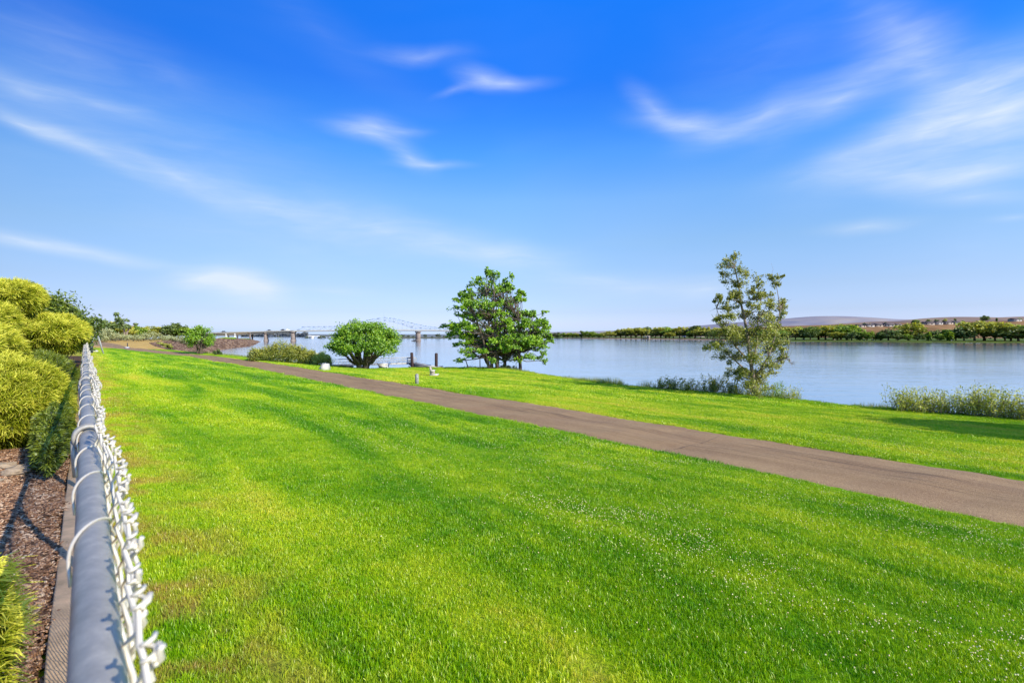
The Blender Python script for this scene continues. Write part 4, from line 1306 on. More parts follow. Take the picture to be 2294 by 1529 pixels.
def hedge():
    M['hedge'] = mat_leaf('hedge_leaf', (.012, .028, .003), (.11, .17, .008), (.34, .40, .025))
    M['shrub2'] = mat_leaf('broadleaf', (.03, .06, .004), (.12, .19, .012), (.32, .38, .03))
    g = np.random.default_rng(71)
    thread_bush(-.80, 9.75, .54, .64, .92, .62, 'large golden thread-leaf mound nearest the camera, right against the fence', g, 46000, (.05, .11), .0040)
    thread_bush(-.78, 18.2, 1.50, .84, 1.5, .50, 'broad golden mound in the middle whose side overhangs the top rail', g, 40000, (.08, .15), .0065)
    thread_bush(-.66, 14.9, .56, .50, 1.3, .50, 'low shaded green mound under the broad middle mound', g, 20000, (.06, .11), .006, 'hedge')  # dark leaf colour stands in for the shade between the mounds
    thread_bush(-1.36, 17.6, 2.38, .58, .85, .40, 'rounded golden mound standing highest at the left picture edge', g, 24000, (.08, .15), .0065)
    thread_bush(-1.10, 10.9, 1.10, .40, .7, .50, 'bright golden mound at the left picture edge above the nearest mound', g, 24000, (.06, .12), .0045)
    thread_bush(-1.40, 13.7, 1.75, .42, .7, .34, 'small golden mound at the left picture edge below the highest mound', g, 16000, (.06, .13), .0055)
    thread_bush(-1.55, 21.5, 1.15, .70, 2.2, 1.10, 'added dark filler foliage for the shaded gap between the golden mounds', g, 14000, (.10, .18), .012, 'hedge', .15, 'dark_filler', None)  # dark filler added behind, standing in for shade in the gap
    # broadleaf shrubs behind
    for (s, t, rx, rz, lab) in ((-1.75, 31, 2.5, 3.95, 'dark green broadleaf shrub rising behind the golden mounds'), (-1.15, 36, 1.9, 3.1, 'dark green shrub with twiggy top at the far end of the fence')):
        x, y = st(s, t); shrub('broadleaf_shrub', x, y, rx, rx, rz, 130, 280, .14, M['shrub2'], lab, g, z=0.0, soft=.42)
    # low dark hedge at the foot of the fence
    thread_bush(-.30, 8.75, .26, .17, 1.75, .34, 'low dark green hedge hugging the foot of the fence beside the nearest golden mound', g, 16000, (.03, .06), .006, 'hedge', .2, 'low_hedge', None)
    thread_bush(-.34, 12.6, .26, .18, 2.2, .34, 'low green hedge running along the fence beyond the nearest golden mound', g, 12000, (.04, .07), .008, 'hedge', .2, 'low_hedge', None)
    # blurred sprig bush at the lower left corner
    thread_bush(-.365, 2.72, .31, .13, .15, .33, 'blurred yellow-green sprigs close to the camera at the lower left corner', g, 11000, (.04, .10), .0030, 'golden', .42, 'sprig_shrub', None)
hedge()

# rocks
def rock_mesh(name, r, g, squash=.6):
    import bmesh
    bm = bmesh.new(); bmesh.ops.create_icosphere(bm, subdivisions=3, radius=r)
    off = Vector(g.uniform(0, 50, 3))
    for v in bm.verts:
        d = v.co.normalized(); k = 1 + .35 * mnoise.noise(d * 1.7 + off) + .15 * mnoise.noise(d * 4 + off)
        v.co = d * r * k; v.co.z *= squash
    me = bpy.data.meshes.new(name); bm.to_mesh(me); bm.free()
    at = me.attributes.new('tint', 'FLOAT', 'POINT'); at.data.foreach_set('value', np.full(len(me.vertices), g.uniform(.3, 1), np.float32))
    return me
def rocks():
    g = np.random.default_rng(81)
    m = simple_mat('stone_mat', (.40, .31, .22), .9, 0, .3, 9, .3)
    for (px, py, r, lab) in ((12, 1052, .10, 'flat tan stone in the mulch at the left picture edge'), (40, 1062, .13, 'wide low tan stone lying right of the smaller one in the mulch'), (-6, 1085, .05, 'small white-tipped stone at the left picture edge below the tan stones')):
        Y = 1.52 * 1147 / (py - 748); o = obj('stone', rock_mesh('stone', r, g, .45), m, None, (gx(px, Y), Y, .02)); tag(o, lab, 'stone')
    # riprap: loose rocks on the slope left of the inlet
    protos = [proto(rock_mesh('riprap_rock_%d' % i, .5, g, .7), M['rock']) for i in range(5)]
    L = near_land[14:23]; P = []
    for (a, b) in zip(L[:-1], L[1:]):
        d = math.dist(a, b); n = int(d * 22 * min(1, 60 / (abs(a[1]) * .5)))
        u = g.uniform(0, 1, n); nx, ny = (b[1] - a[1]) / d, -(b[0] - a[0]) / d
        w = g.uniform(-1, 14, n) ; w = np.where(np.hypot(a[0], a[1]) < 110, g.uniform(-.5, 10, n), w)
        P.append(np.stack([a[0] + (b[0] - a[0]) * u + nx * w, a[1] + (b[1] - a[1]) * u + ny * w], 1))
    P = np.concatenate(P)
    s, t = to_st(P[:, 0], P[:, 1]); P = P[(t > 84)]
    z = height(P[:, 0], P[:, 1]); n = len(P); print('riprap', n)
    scatter_stuff('riprap', np.column_stack([P, z]), g.uniform(0, 6, n), np.where(P[:, 1] < 125, g.uniform(.25, .6, n), g.uniform(.5, 1.4, n)), g.integers(0, 5, n), protos, M['rock'], 'red-brown loose rocks on the slope beside the water inlet', 'rocks')
rocks()

# ------------------------------------------------------------------ far trees
def far_tree_proto(kind, g, mat, bark):
    """unit tree: height 1, base at the origin"""
    r = bpy.data.objects.new('far_tree', None)
    pads = []
    if kind == 'round':
        cz, rx, rz, th = .55, .46, .45, .2
    elif kind == 'tall':
        cz, rx, rz, th = .56, .32, .44, .2
    elif kind == 'broad':
        cz, rx, rz, th = .57, .62, .43, .25
    else:
        cz, rx, rz, th = .52, .22, .50, .1
    for _ in range(38):
        d = unit(g.normal(0, 1, 3)); k = g.uniform(.3, 1) ** .5 * .78
        c = np.array([0, 0, cz]) + d * np.array([rx, rx, rz]) * k
        q = g.uniform(.2, .36); pads.append((c, (rx * q * 1.1, rx * q * 1.1, rz * q)))
    V, Q, T = crown_from_pads(pads, 52, .075, g, .75, upbias=.5, sub=4)
    T = np.clip(T + .25 * (V[:, 2] - cz) / rz - .05, 0, 1)
    me = make_mesh('far_crown', V, [Q], {'tint': T}); me.materials.append(mat)
    tm = MB(); tm.tube(curve_pts((0, 0, -.03), (g.normal(0, .02), 0, cz), 5, 0, .05, g), np.linspace(.035, .012, 5), 6)
    for q in range(4):
        a = q * 1.6; tm.tube([(0, 0, th), (math.cos(a) * rx * .6, math.sin(a) * rx * .6, cz)], [.018, .006], 4)
    m2 = tm.mesh('far_trunk', True); m2.materials.append(bark)
    return me, m2

def far_trees():
    g = np.random.default_rng(91)
    prot = {}
    for kind in ('round', 'tall', 'broad', 'cone'):
        for mk in ('fartree_a', 'fartree_b', 'fartree_c'):
            prot[kind, mk] = [far_tree_proto(kind, g, M[mk], M['bark']) for _ in range(2)]
    def put(name, x, y, z, h, kind, mk, label, group, wide=1.0):
        c, t = prot[kind, mk][int(g.integers(0, 2))]
        o = empty(name, (x, y, z), label, 'tree', group, g.uniform(0, 6.28))
        o.scale = (h * wide, h * wide, h)
        obj('crown', c, None, o); obj('trunk', t, None, o)
        return o
    tone = {'a': 'olive green', 'b': 'mid green', 'c': 'dark green'}
    kinds = {'r': 'round', 't': 'tall', 'b': 'broad', 'c': 'cone'}
    word = {'r': 'round', 't': 'slim', 'b': 'wide-crowned', 'c': 'pointed'}
    ords = ['first', 'second', 'third', 'fourth', 'fifth', 'sixth', 'seventh', 'eighth', 'ninth', 'tenth', 'eleventh', 'twelfth', 'thirteenth', 'fourteenth', 'fifteenth', 'sixteenth',
            'seventeenth', 'eighteenth', 'nineteenth', 'twentieth', 'twenty-first', 'twenty-second', 'twenty-third', 'twenty-fourth', 'twenty-fifth', 'twenty-sixth', 'twenty-seventh', 'twenty-eighth', 'twenty-ninth', 'thirtieth',
            'thirty-first', 'thirty-second', 'thirty-third', 'thirty-fourth', 'thirty-fifth', 'thirty-sixth', 'thirty-seventh', 'thirty-eighth', 'thirty-ninth', 'fortieth']
    def shoreY(px):
        return float(np.interp(px, [1000, 1240, 1450, 1600, 1750, 1900, 2000, 2150, 2294, 2500], [700, 700, 615, 540, 430, 395, 378, 358, 346, 330]))
    # (px, top row, tone, kind, extra distance)
    left = [(1232, 745, 'b', 'r', 30), (1248, 743, 'c', 'r', 25), (1262, 744, 'b', 'r', 30), (1272, 745, 'a', 'r', 35), (1282, 744, 'b', 'r', 30), (1292, 745, 'a', 'r', 30), (1302, 739, 'c', 'c', 20), (1310, 746, 'a', 'r', 20),
            (1319, 740, 'b', 'r', 20), (1328, 743, 'b', 'r', 30), (1342, 745, 'b', 'r', 25), (1352, 743, 'a', 'r', 30), (1366, 739, 'a', 'b', 15), (1380, 740, 'a', 'r', 30), (1390, 736, 'a', 't', 30), (1402, 735, 'a', 't', 25),
            (1413, 732, 'a', 't', 30), (1425, 731, 'a', 'r', 25), (1437, 733, 'a', 't', 30), (1446, 729, 'c', 't', 40), (1458, 735, 'a', 'r', 20), (1468, 732, 'a', 't', 30), (1480, 730, 'a', 'r', 25), (1492, 731, 'b', 'r', 30),
            (1500, 742, 'a', 'r', 12), (1509, 733, 'a', 't', 30), (1522, 731, 'a', 't', 25), (1534, 731, 'a', 't', 30), (1546, 740, 'b', 'r', 15), (1557, 726, 'c', 't', 30), (1570, 733, 'a', 'r', 20), (1584, 731, 'a', 't', 25),
            (1598, 733, 'a', 'r', 20), (1612, 732, 'b', 'r', 30), (1626, 734, 'a', 'r', 25), (1642, 733, 'a', 't', 20), (1658, 731, 'b', 'r', 30), (1672, 734, 'a', 'r', 25), (1690, 732, 'a', 'r', 25), (1708, 735, 'b', 'r', 30)]
    right = [(1726, 733, 'a', 'r', 25), (1748, 737, 'b', 'b', 15), (1764, 729, 'a', 'r', 30), (1782, 731, 'a', 'r', 20), (1800, 729, 'b', 'r', 25), (1816, 730, 'c', 'b', 12), (1834, 727, 'a', 'r', 40), (1850, 727, 'a', 't', 30),
             (1868, 726, 'a', 'r', 40), (1884, 722, 'a', 'r', 55), (1876, 741, 'a', 'r', 12), (1898, 726, 'b', 'r', 30), (1908, 742, 'c', 'r', 10), (1920, 737, 'b', 'r', 25), (1926, 742, 'b', 'c', 12), (1942, 739, 'b', 'r', 12),
             (1962, 745, 'c', 'r', 15), (1972, 742, 'b', 'c', 14), (1990, 734, 'c', 'r', 14), (2011, 745, 'c', 'r', 14), (2036, 719, 'a', 'b', 22), (2033, 746, 'b', 'r', 10), (2056, 745, 'c', 'r', 18), (2081, 742, 'b', 'c', 3),
             (2086, 739, 'c', 'r', 40), (2102, 737, 'c', 'r', 60), (2124, 735, 'b', 'r', 30), (2128, 742, 'b', 'c', 8), (2141, 735, 'b', 'r', 25), (2160, 728, 'c', 'r', 18), (2184, 714, 'a', 'b', 22), (2204, 720, 'a', 'r', 30),
             (2230, 718, 'a', 'b', 18), (2252, 722, 'b', 'r', 40), (2264, 726, 'b', 'r', 22), (2282, 730, 'c', 'b', 12), (2310, 722, 'b', 'r', 20), (2350, 718, 'a', 'b', 20), (2105, 747, 'b', 'r', 12), (2008, 738, 'b', 'r', 45)]
    right.sort(key=lambda q: q[0])
    for row, where, grp in ((left, 'across water between the big lawn trees', 'trees on the far shore'), (right, 'across the water beyond the sparse tree', 'trees on the far shore')):
        for i, (px, top, tn, kd, ex) in enumerate(row):
            Y = shoreY(px) + ex; x = gx(px, Y); z = gz(x, Y) - .2
            h = (ZC - (top - 748) / 1147 * Y) - z
            put('far_tree', x, Y, z, max(h, 2.5), kinds[kd], 'fartree_' + tn, '%s %s tree %s from left %s' % (tone[tn], word[kd], ords[i], where), grp, g.uniform(1.25, 2.3))
    # trees by the hill houses
    for i, (px, top, base, tn, kd, lab) in enumerate([(1938, 722, 731, 'c', 'b', 'dark clump tree left of the white hillside house'), (1950, 723, 731, 'c', 'r', 'dark tree behind the white hillside house'), (1984, 720, 731, 'c', 't', 'dark slim tree between two hillside houses'),
                                (2048, 715, 728, 'c', 'r', 'dark tree on the hill behind the big willow-like tree'), (2052, 715, 729, 'b', 'b', 'wide tree on the hill top left of the hillside houses at right'), (2080, 715, 727, 'c', 'b', 'dark tree at the left of the right hillside houses'),
                                (2098, 714, 727, 'c', 'r', 'dark round tree behind the right hillside houses'), (2117, 713, 725, 'a', 'r', 'olive round tree on the hill top beside the right houses'), (2139, 712, 725, 'c', 'c', 'dark triangular tree on the hill top at the right houses'),
                                (2157, 717, 727, 'b', 'r', 'low green tree right of the hillside houses'), (2207, 705, 724, 'c', 'b', 'big dark tree standing out on the skyline at right'), (2233, 711, 724, 'c', 'c', 'small pointed dark tree on the skyline right of the big dark one'),
                                (2262, 713, 724, 'c', 'b', 'dark tree on the skyline near the right edge'), (2283, 711, 724, 'b', 'b', 'green tree on the skyline at the right edge')]):
        Y = 700; x = gx(px, Y); z = min(bluff_top(px, Y), ZC - (base - 748) / 1147 * Y + 2) - .3
        h = ZC - (top - 748) / 1147 * Y - z
        put('hill_tree', x, Y, z, max(2, h), kinds[kd], 'fartree_' + tn, lab, 'trees on the hill top')
    # left grove behind the inlet
    for i, (px, top, tn, kd, Y, lab) in enumerate([(214, 709, 'c', 'b', 112, 'dark green tree at the left end of the grove behind the swing frame'), (232, 714, 'c', 'b', 122, 'dark spreading tree second from left in the grove'), (252, 716, 'a', 'b', 125, 'olive tree left of the bare-trunked tree in the grove'),
                                (300, 726, 'b', 'b', 140, 'brownish green tree just right of the bare-trunked tree'), (322, 727, 'a', 'b', 150, 'olive brown tree in the middle of the grove'), (345, 727, 'a', 'b', 150, 'rounded olive tree left of the dark pair in the grove'),
                                (368, 728, 'a', 'b', 155, 'low olive tree between the rounded one and the dark pair'), (384, 722, 'c', 'r', 150, 'left tree of the dark pair in the grove'), (400, 722, 'c', 'r', 152, 'right tree of the dark pair in the grove'),
                                (416, 731, 'b', 'b', 150, 'green tree directly behind the left side of the small yellow-green tree'), (440, 736, 'a', 'b', 165, 'olive tree hidden mostly behind the small yellow-green tree'), (270, 722, 'a', 'b', 135, 'olive tree behind the bare-trunked tree')]):
        x = gx(px, Y); z = ZC - 1.65
        h = ZC - (top - 748) / 1147 * Y - z
        put('grove_tree', x, Y, z, h, kinds[kd], 'fartree_' + tn, lab, 'trees of the left grove', 1.35)
    # hazy trees around the far end of the bridge
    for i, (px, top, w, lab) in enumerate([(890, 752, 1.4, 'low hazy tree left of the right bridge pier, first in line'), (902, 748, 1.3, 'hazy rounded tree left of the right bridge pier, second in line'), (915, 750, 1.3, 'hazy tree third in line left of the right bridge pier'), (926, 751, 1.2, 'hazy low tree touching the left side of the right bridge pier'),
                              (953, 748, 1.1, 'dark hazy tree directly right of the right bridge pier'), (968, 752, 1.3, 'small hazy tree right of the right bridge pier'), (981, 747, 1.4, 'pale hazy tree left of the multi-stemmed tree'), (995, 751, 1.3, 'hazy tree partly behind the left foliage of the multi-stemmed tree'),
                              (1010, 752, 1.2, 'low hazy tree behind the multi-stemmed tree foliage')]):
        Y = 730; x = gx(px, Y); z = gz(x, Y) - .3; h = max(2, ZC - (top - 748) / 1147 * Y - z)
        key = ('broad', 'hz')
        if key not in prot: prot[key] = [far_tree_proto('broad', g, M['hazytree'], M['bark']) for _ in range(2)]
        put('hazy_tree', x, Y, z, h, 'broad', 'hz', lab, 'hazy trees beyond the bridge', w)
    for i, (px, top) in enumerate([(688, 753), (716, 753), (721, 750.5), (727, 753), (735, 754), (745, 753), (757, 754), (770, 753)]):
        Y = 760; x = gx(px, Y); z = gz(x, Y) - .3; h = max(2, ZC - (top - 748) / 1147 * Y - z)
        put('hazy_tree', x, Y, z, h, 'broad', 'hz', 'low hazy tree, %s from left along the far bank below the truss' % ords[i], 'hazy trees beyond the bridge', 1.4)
far_trees()

def far_wood():
    # distant wooded shore beyond the left of the bridge: one hazy mass
    g = np.random.default_rng(14)
    n = 5200
    px = g.uniform(540, 690, n); Y = 1240 + g.uniform(0, 60, n) - (px - 540) * .9
    x = gx(px, Y); z0 = ZC - 6.2
    z = z0 + g.uniform(0, 1, n) ** .8 * (8.5 + 2.5 * wob(px, px, .12))
    V, Q, T = leaf_arrays(np.stack([x, Y, z], 1), unit(g.normal(0, .5, (n, 3)) + np.array([0, -1, .6])), g.uniform(1.5, 4, n), .8, g, g.uniform(0, 1, n))
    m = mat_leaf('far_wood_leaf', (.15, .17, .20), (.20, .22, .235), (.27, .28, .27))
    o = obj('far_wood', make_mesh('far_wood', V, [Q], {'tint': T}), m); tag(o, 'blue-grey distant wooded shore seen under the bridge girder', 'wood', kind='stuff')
far_wood()

def dead_tree():
    # pale forked trunk with tufted top in the left grove
    Y = 118; g = np.random.default_rng(15); k = Y / 1147
    x = gx(280, Y); z = ZC - 1.62; base = (x, Y, z)
    o = empty('bare_trunk_tree', base, 'tall tree with two pale bare trunks and tufted top in the left grove', 'tree')
    trs = [[(280, 766), (279, 745), (276, 730), (270, 712)], [(285, 765), (284, 745), (290, 735), (300, 728)]]
    for l in trs:
        P = np.array([rel(a, b, Y, base) for a, b in l]); mb = MB(); mb.tube(P, np.linspace(.28, .10, len(P)), 8); mb.build('trunk', M['barkpale'], o, True)
    pads = [(rel(a, b, Y, base) + np.array([0, g.normal(0, .5), 0]), (r * k, r * k, r * k * .8)) for a, b, r in ((264, 704, 6), (268, 712, 9), (262, 718, 7), (275, 720, 10), (282, 718, 6), (270, 728, 9), (284, 730, 8), (300, 726, 5), (292, 732, 6))]
    V, Q, T = crown_from_pads(pads, 150, .34, g, .6, upbias=.4)
    obj('crown', make_mesh('bare_trunk_crown', V, [Q], {'tint': T}), M['fartree_c'], o)
dead_tree()

def olive_shrubs():
    g = np.random.default_rng(16)
    for (px, top, Y, w, lab, mt) in ((240, 731, 100, 3.2, 'silvery shrub with rounded top just right of the swing frame', 'olive'), (222, 745, 98, 2.0, 'low silvery shrub behind the swing frame legs', 'olive'), (262, 745, 104, 2.2, 'grey-green shrub left of the pale bare trunks', 'olive'),
                             (300, 748, 108, 2.6, 'low silvery shrub right of the pale bare trunks', 'olive'), (322, 744, 112, 2.8, 'sloping silvery shrub in front of the grove', 'olive'), (342, 739, 114, 3.0, 'tallest silvery shrub in the middle of the grove front', 'olive'),
                             (366, 750, 116, 2.8, 'silvery shrub left of the low hedge line in the grove front', 'olive'), (392, 748, 118, 3.2, 'silvery shrub nearest the small yellow-green tree', 'olive'), (418, 752, 120, 2.4, 'low silvery shrub behind the small yellow-green tree', 'olive'),
                             (205, 748, 96, 2.2, 'dark green bush behind the grey bin at the fence end', 'dkgreen'),
                             (500, 756, 250, 5, 'dark green bush on the rocky point left of the white bridge pier', 'fartree_b'), (512, 755, 262, 5, 'green bush on the rocky point in front of the first white pier', 'fartree_b'), (546, 758.5, 380, 5, 'green bush at the tip of the rocky point', 'fartree_b'),
                             (358, 766, 88, 1.0, 'yellowish bush on the gravel slope of the inlet', 'shrub'), (375, 768, 86, .9, 'small green bush on the gravel slope of the inlet', 'shrub')):
        x = gx(px, Y); z = gz(x, Y) - .1; zt = ZC - (top - 748) / 1147 * Y
        shrub('grove_shrub', x, Y, w, w * .8, max(.7, (zt - z)), 22, 80, .2 if Y < 130 else .6, M[mt], lab, g, 'shrubs in front of the left grove', z=z, stems=5)
olive_shrubs()

def shadow_tree():
    g = np.random.default_rng(17)
    x, y = 21.8, 8.6; z = gz(x, y)
    dome_tree('shade_tree', (x, y, z), 0, 4.6, 2.7, 2.9, 2.7, 130, 300, .25, M['locust'], M['bark'], 'leafy tree beyond the right edge that shades the lawn', 'tree', g, .2, 3, -.7)
shadow_tree()

# ------------------------------------------------------------------ bridge
def bridge():
    A = np.array([-179.0, 417.0]); B = np.array([-81.0, 444.0]); dv = (B - A) / np.linalg.norm(B - A); nv = np.array([-dv[1], dv[0]])
    if nv[1] < 0: nv = -nv
    L = np.linalg.norm(B - A)
    def at(px, py):         # point of the bridge line seen at column px, with the height of row py
        r = (px - 1147) / 1147
        k = (r * A[1] - A[0]) / (dv[0] - r * dv[1]); p = A + dv * k
        return np.array([p[0], p[1], ZC - (py - 748) / 1147 * p[1]]), k
    o = empty('truss_bridge', (A[0], A[1], WATER), 'long highway bridge with blue cantilever truss arch and concrete piers across the river', 'bridge')
    O = np.array([A[0], A[1], WATER])
    N3 = np.array([nv[0], nv[1], 0])
    W = 9.0
    def beam(mb, p, q, r, n=4): mb.tube([p - O, q - O], r, n)
    # approach girder
    g1 = MB()
    for (a, b, d0, d1) in ((440, 658, 0, 0),):
        p, _ = at(a, 747.2); q, _ = at(b, 741.2)
        for off in (0, W):
            for (z0, z1, ww) in ((0, -.45, .0),):
                pass
        V = []
        for t_ in np.linspace(0, 1, 14):
            c = p + (q - p) * t_
            for (off, dz) in ((-1.2, .55), (-1.2, -.1), (0, -.25), (0, -1.75), (W, -1.75), (W, -.25), (W + 1.2, -.1), (W + 1.2, .55)):
                V.append(c + N3 * off + np.array([0, 0, dz]) - O)
        n = 8; Q = [(i * n + j, i * n + (j + 1) % n, (i + 1) * n + (j + 1) % n, (i + 1) * n + j) for i in range(13) for j in range(n)]
        Q += [(0, 1, 6, 7), (1, 2, 5, 6), (2, 3, 4, 5)]
        g1.add(V, Q)
    g1.build('approach_girder', M['girder'], o)
    # thin parapet beam along the top of the girder
    pr = MB(); p, _ = at(440, 745.3); q, _ = at(658, 739.6); beam(pr, p - N3 * 1.3, q - N3 * 1.3, .12); pr.build('parapet', M['steel'], o)
    # deck through the truss
    dk = MB(); p, _ = at(655, 740.8); q, _ = at(1120, 742.6)
    for t_ in (0,):
        V = []
        for u in np.linspace(0, 1, 30):
            c = p + (q - p) * u + np.array([0, 0, 1.1 * math.sin(math.pi * u)])
            for (off, dz) in ((-.6, .35), (-.6, -.75), (W + .6, -.75), (W + .6, .35)): V.append(c + N3 * off + np.array([0, 0, dz]) - O)
        Q = [(i * 4 + j, i * 4 + (j + 1) % 4, (i + 1) * 4 + (j + 1) % 4, (i + 1) * 4 + j) for i in range(29) for j in range(4)]
        dk.add(V, Q)
    dk.build('deck', M['girder'], o)
    # truss planes
    tx = np.array([664, 676, 688, 700, 712, 724, 736, 748, 760, 772, 784, 796, 808, 820, 832, 844, 860, 872, 882, 892, 902, 912, 922, 932, 942, 952, 962, 972, 984, 996, 1010, 1024, 1040, 1056])
    topc = np.interp(tx, [664, 668, 740, 760, 784, 820, 860, 885, 910, 935, 960, 1000, 1056], [740, 731.5, 731, 729.5, 726.5, 717, 710.5, 713, 719.5, 726, 730.5, 735.5, 738])
    botc = np.interp(tx, [664, 740, 775, 784, 820, 860, 880, 900, 920, 930, 942, 952, 1056], [741, 740.5, 738, 736, 725.5, 717.5, 720, 725.5, 732.5, 736.5, 735, 736, 741])
    for off in (0.0, W):
        ch = MB(); web = MB()
        tp = [at(a, b)[0] + N3 * off for a, b in zip(tx, topc)]; bp = [at(a, b)[0] + N3 * off for a, b in zip(tx, botc)]
        dk_ = [at(a, 741.0)[0] + N3 * off for a in tx]
        for i in range(len(tx) - 1):
            beam(ch, tp[i], tp[i + 1], .17); beam(ch, bp[i], bp[i + 1], .13)
            if i % 2: beam(web, tp[i], bp[i + 1], .13)
            else: beam(web, bp[i], tp[i + 1], .13)
        for i in range(len(tx)):
            beam(web, tp[i], bp[i], .12); beam(web, bp[i], dk_[i], .07)
        ch.build('truss_chord', M['truss'], o); web.build('truss_web', M['truss'], o)
    cr = MB()
    for a, b in zip(tx, topc):
        p = at(a, b)[0]; beam(cr, p, p + N3 * W, .13)
    cr.build('cross_bracing', M['truss'], o)
    # piers
    def pier(px, top, w, mat, solid=True, zb=None):
        p, _ = at(px, top); zt = p[2]; mb = MB()
        zb_ = (WATER - 1.5) if zb is None else zb
        rz = math.atan2(dv[1], dv[0])
        c = p + N3 * W / 2
        if solid:
            mb.box((c[0] - O[0], c[1] - O[1], (zt + zb_) / 2 - WATER), (w, W + 2.0, zt - zb_), rz=rz, taper=.92)
            mb.box((c[0] - O[0], c[1] - O[1], zt - WATER + .2), (w * 1.25, W + 3.0, .8), rz=rz)
            mb.box((c[0] - O[0], c[1] - O[1], .3), (w * 1.15, W + 3.2, 2.4), rz=rz)
        else:
            for off in (0.5, W - .5):
                q = p + N3 * off; mb.box((q[0] - O[0], q[1] - O[1], (zt + zb_) / 2 - WATER), (w, 1.2, zt - zb_), rz=rz)
            mb.box((c[0] - O[0], c[1] - O[1], zt - WATER), (w * 1.1, W + 1.4, .8), rz=rz)
        mb.build('pier', mat, o)
    pier(655.5, 744.2, 2.6, M['pier']); pier(594, 745.8, 1.6, M['pier']); pier(783, 742.5, 3.0, M['pier']); pier(937.5, 743.3, 3.6, M['pier']); pier(1062, 743, 3.0, M['pier'])
    pier(526, 748.0, .8, M['whitepaint'], False, WATER + 1); pier(506, 748.4, .8, M['whitepaint'], False, WATER + 2); pier(560, 747, .9, M['pier'], False)
    # lamp standards and a few traffic shapes seen over the parapet
    for px in (545, 600, 649, 860):
        p, _ = at(px, 744); lp = MB(); h = 3 if px != 860 else 10
        if px == 860: p, _ = at(860, 711)
        beam(lp, p, p + np.array([0, 0, h * .6]), .07); lp.build('lamp_post', M['truss'], o)
    # vehicles on the approach
    for i, (px, row, mt, lab) in enumerate(((501, 744.8, 'dark', 'dark vehicle on the left part of the bridge approach'), (603, 741.8, 'dark', 'dark vehicle above the slender bridge pier'), (634, 740.6, 'dark', 'dark vehicle left of the main pier on the bridge'), (643, 740.2, 'whitepaint', 'white truck nearest the main pier on the bridge'))):
        p, _ = at(px, row + 1.3); rz = math.atan2(dv[1], dv[0])
        v = empty('vehicle', p + N3 * 1.0, lab, 'vehicle', 'vehicles on the bridge', rz)
        b = MB(); b.box((0, 0, .75), (4.2, 1.8, .8)); b.build('body', M[mt], v)
        c = MB(); c.box((-.2, 0, 1.5), (2.2, 1.6, .7), taper=.8); c.build('cabin', M['glass'] if mt == 'dark' else M[mt], v)
        for wx in (-1.3, 1.3):
            for wy in (-.85, .85):
                wv = MB(); wv.tube([(wx, wy - .1, .33), (wx, wy + .1, .33)], .33, 10); wv.build('wheel', M['dark'], v)
    return at
bridge()

def cable_bridge():
    Y = 1180
    p = lambda px, py: np.array(ray(px, py, Y))
    O = p(655, 752); O[2] = WATER
    o = empty('cable_bridge', O, 'faint white cable bridge far behind the truss bridge', 'bridge')
    m = M['whitepaint']
    d = MB(); d.tube([p(590, 751.5) - O, p(720, 752.6) - O], 1.0, 4); d.build('deck', m, o)
    t = MB(); t.box(p(655, 750) - O - np.array([0, 0, 0]), (2.5, 5, 16), taper=.7); t.build('tower', M['pier'], o)
    c = MB()
    for e in (672, 684, 698): c.tube([p(655, 741.5) - O, p(e, 752) - O], .22, 4)
    for e in (640, 627, 612): c.tube([p(655, 741.5) - O, p(e, 752) - O], .10, 4)
    c.build('stay_cables', m, o)
cable_bridge()

def motor_boat():
    Y = 428; x = gx(928, Y)
    o = empty('motor_boat', (x, Y, WATER), 'tiny dark motor boat on the water beside the right bridge pier', 'boat', rz=R(15))
    h = MB(); V = []
    for u, w, zz in ((-1, .75, .55), (-.4, .85, .6), (.3, .75, .7), (.8, .4, .85), (1, .05, 1.0)):
        V += [(u * 2.0, -w, zz), (u * 1.9, -w * .6, -.15), (u * 1.9, w * .6, -.15), (u * 2.0, w, zz)]
    Q = [(i * 4 + j, i * 4 + j + 1, (i + 1) * 4 + j + 1, (i + 1) * 4 + j) for i in range(4) for j in range(3)] + [(i * 4 + 3, i * 4, i * 4 + 4, i * 4 + 7) for i in range(4)] + [(0, 1, 2, 3)]
    h.add(V, Q); h.build('hull', M['dark'], o)
    c = MB(); c.box((-.1, 0, 1.0), (1.2, 1.1, .8), taper=.7); c.build('cabin', M['dark'], o)
    e = MB(); e.box((-2.05, 0, .5), (.3, .35, .9)); e.build('outboard_motor', M['dark'], o)
motor_boat()

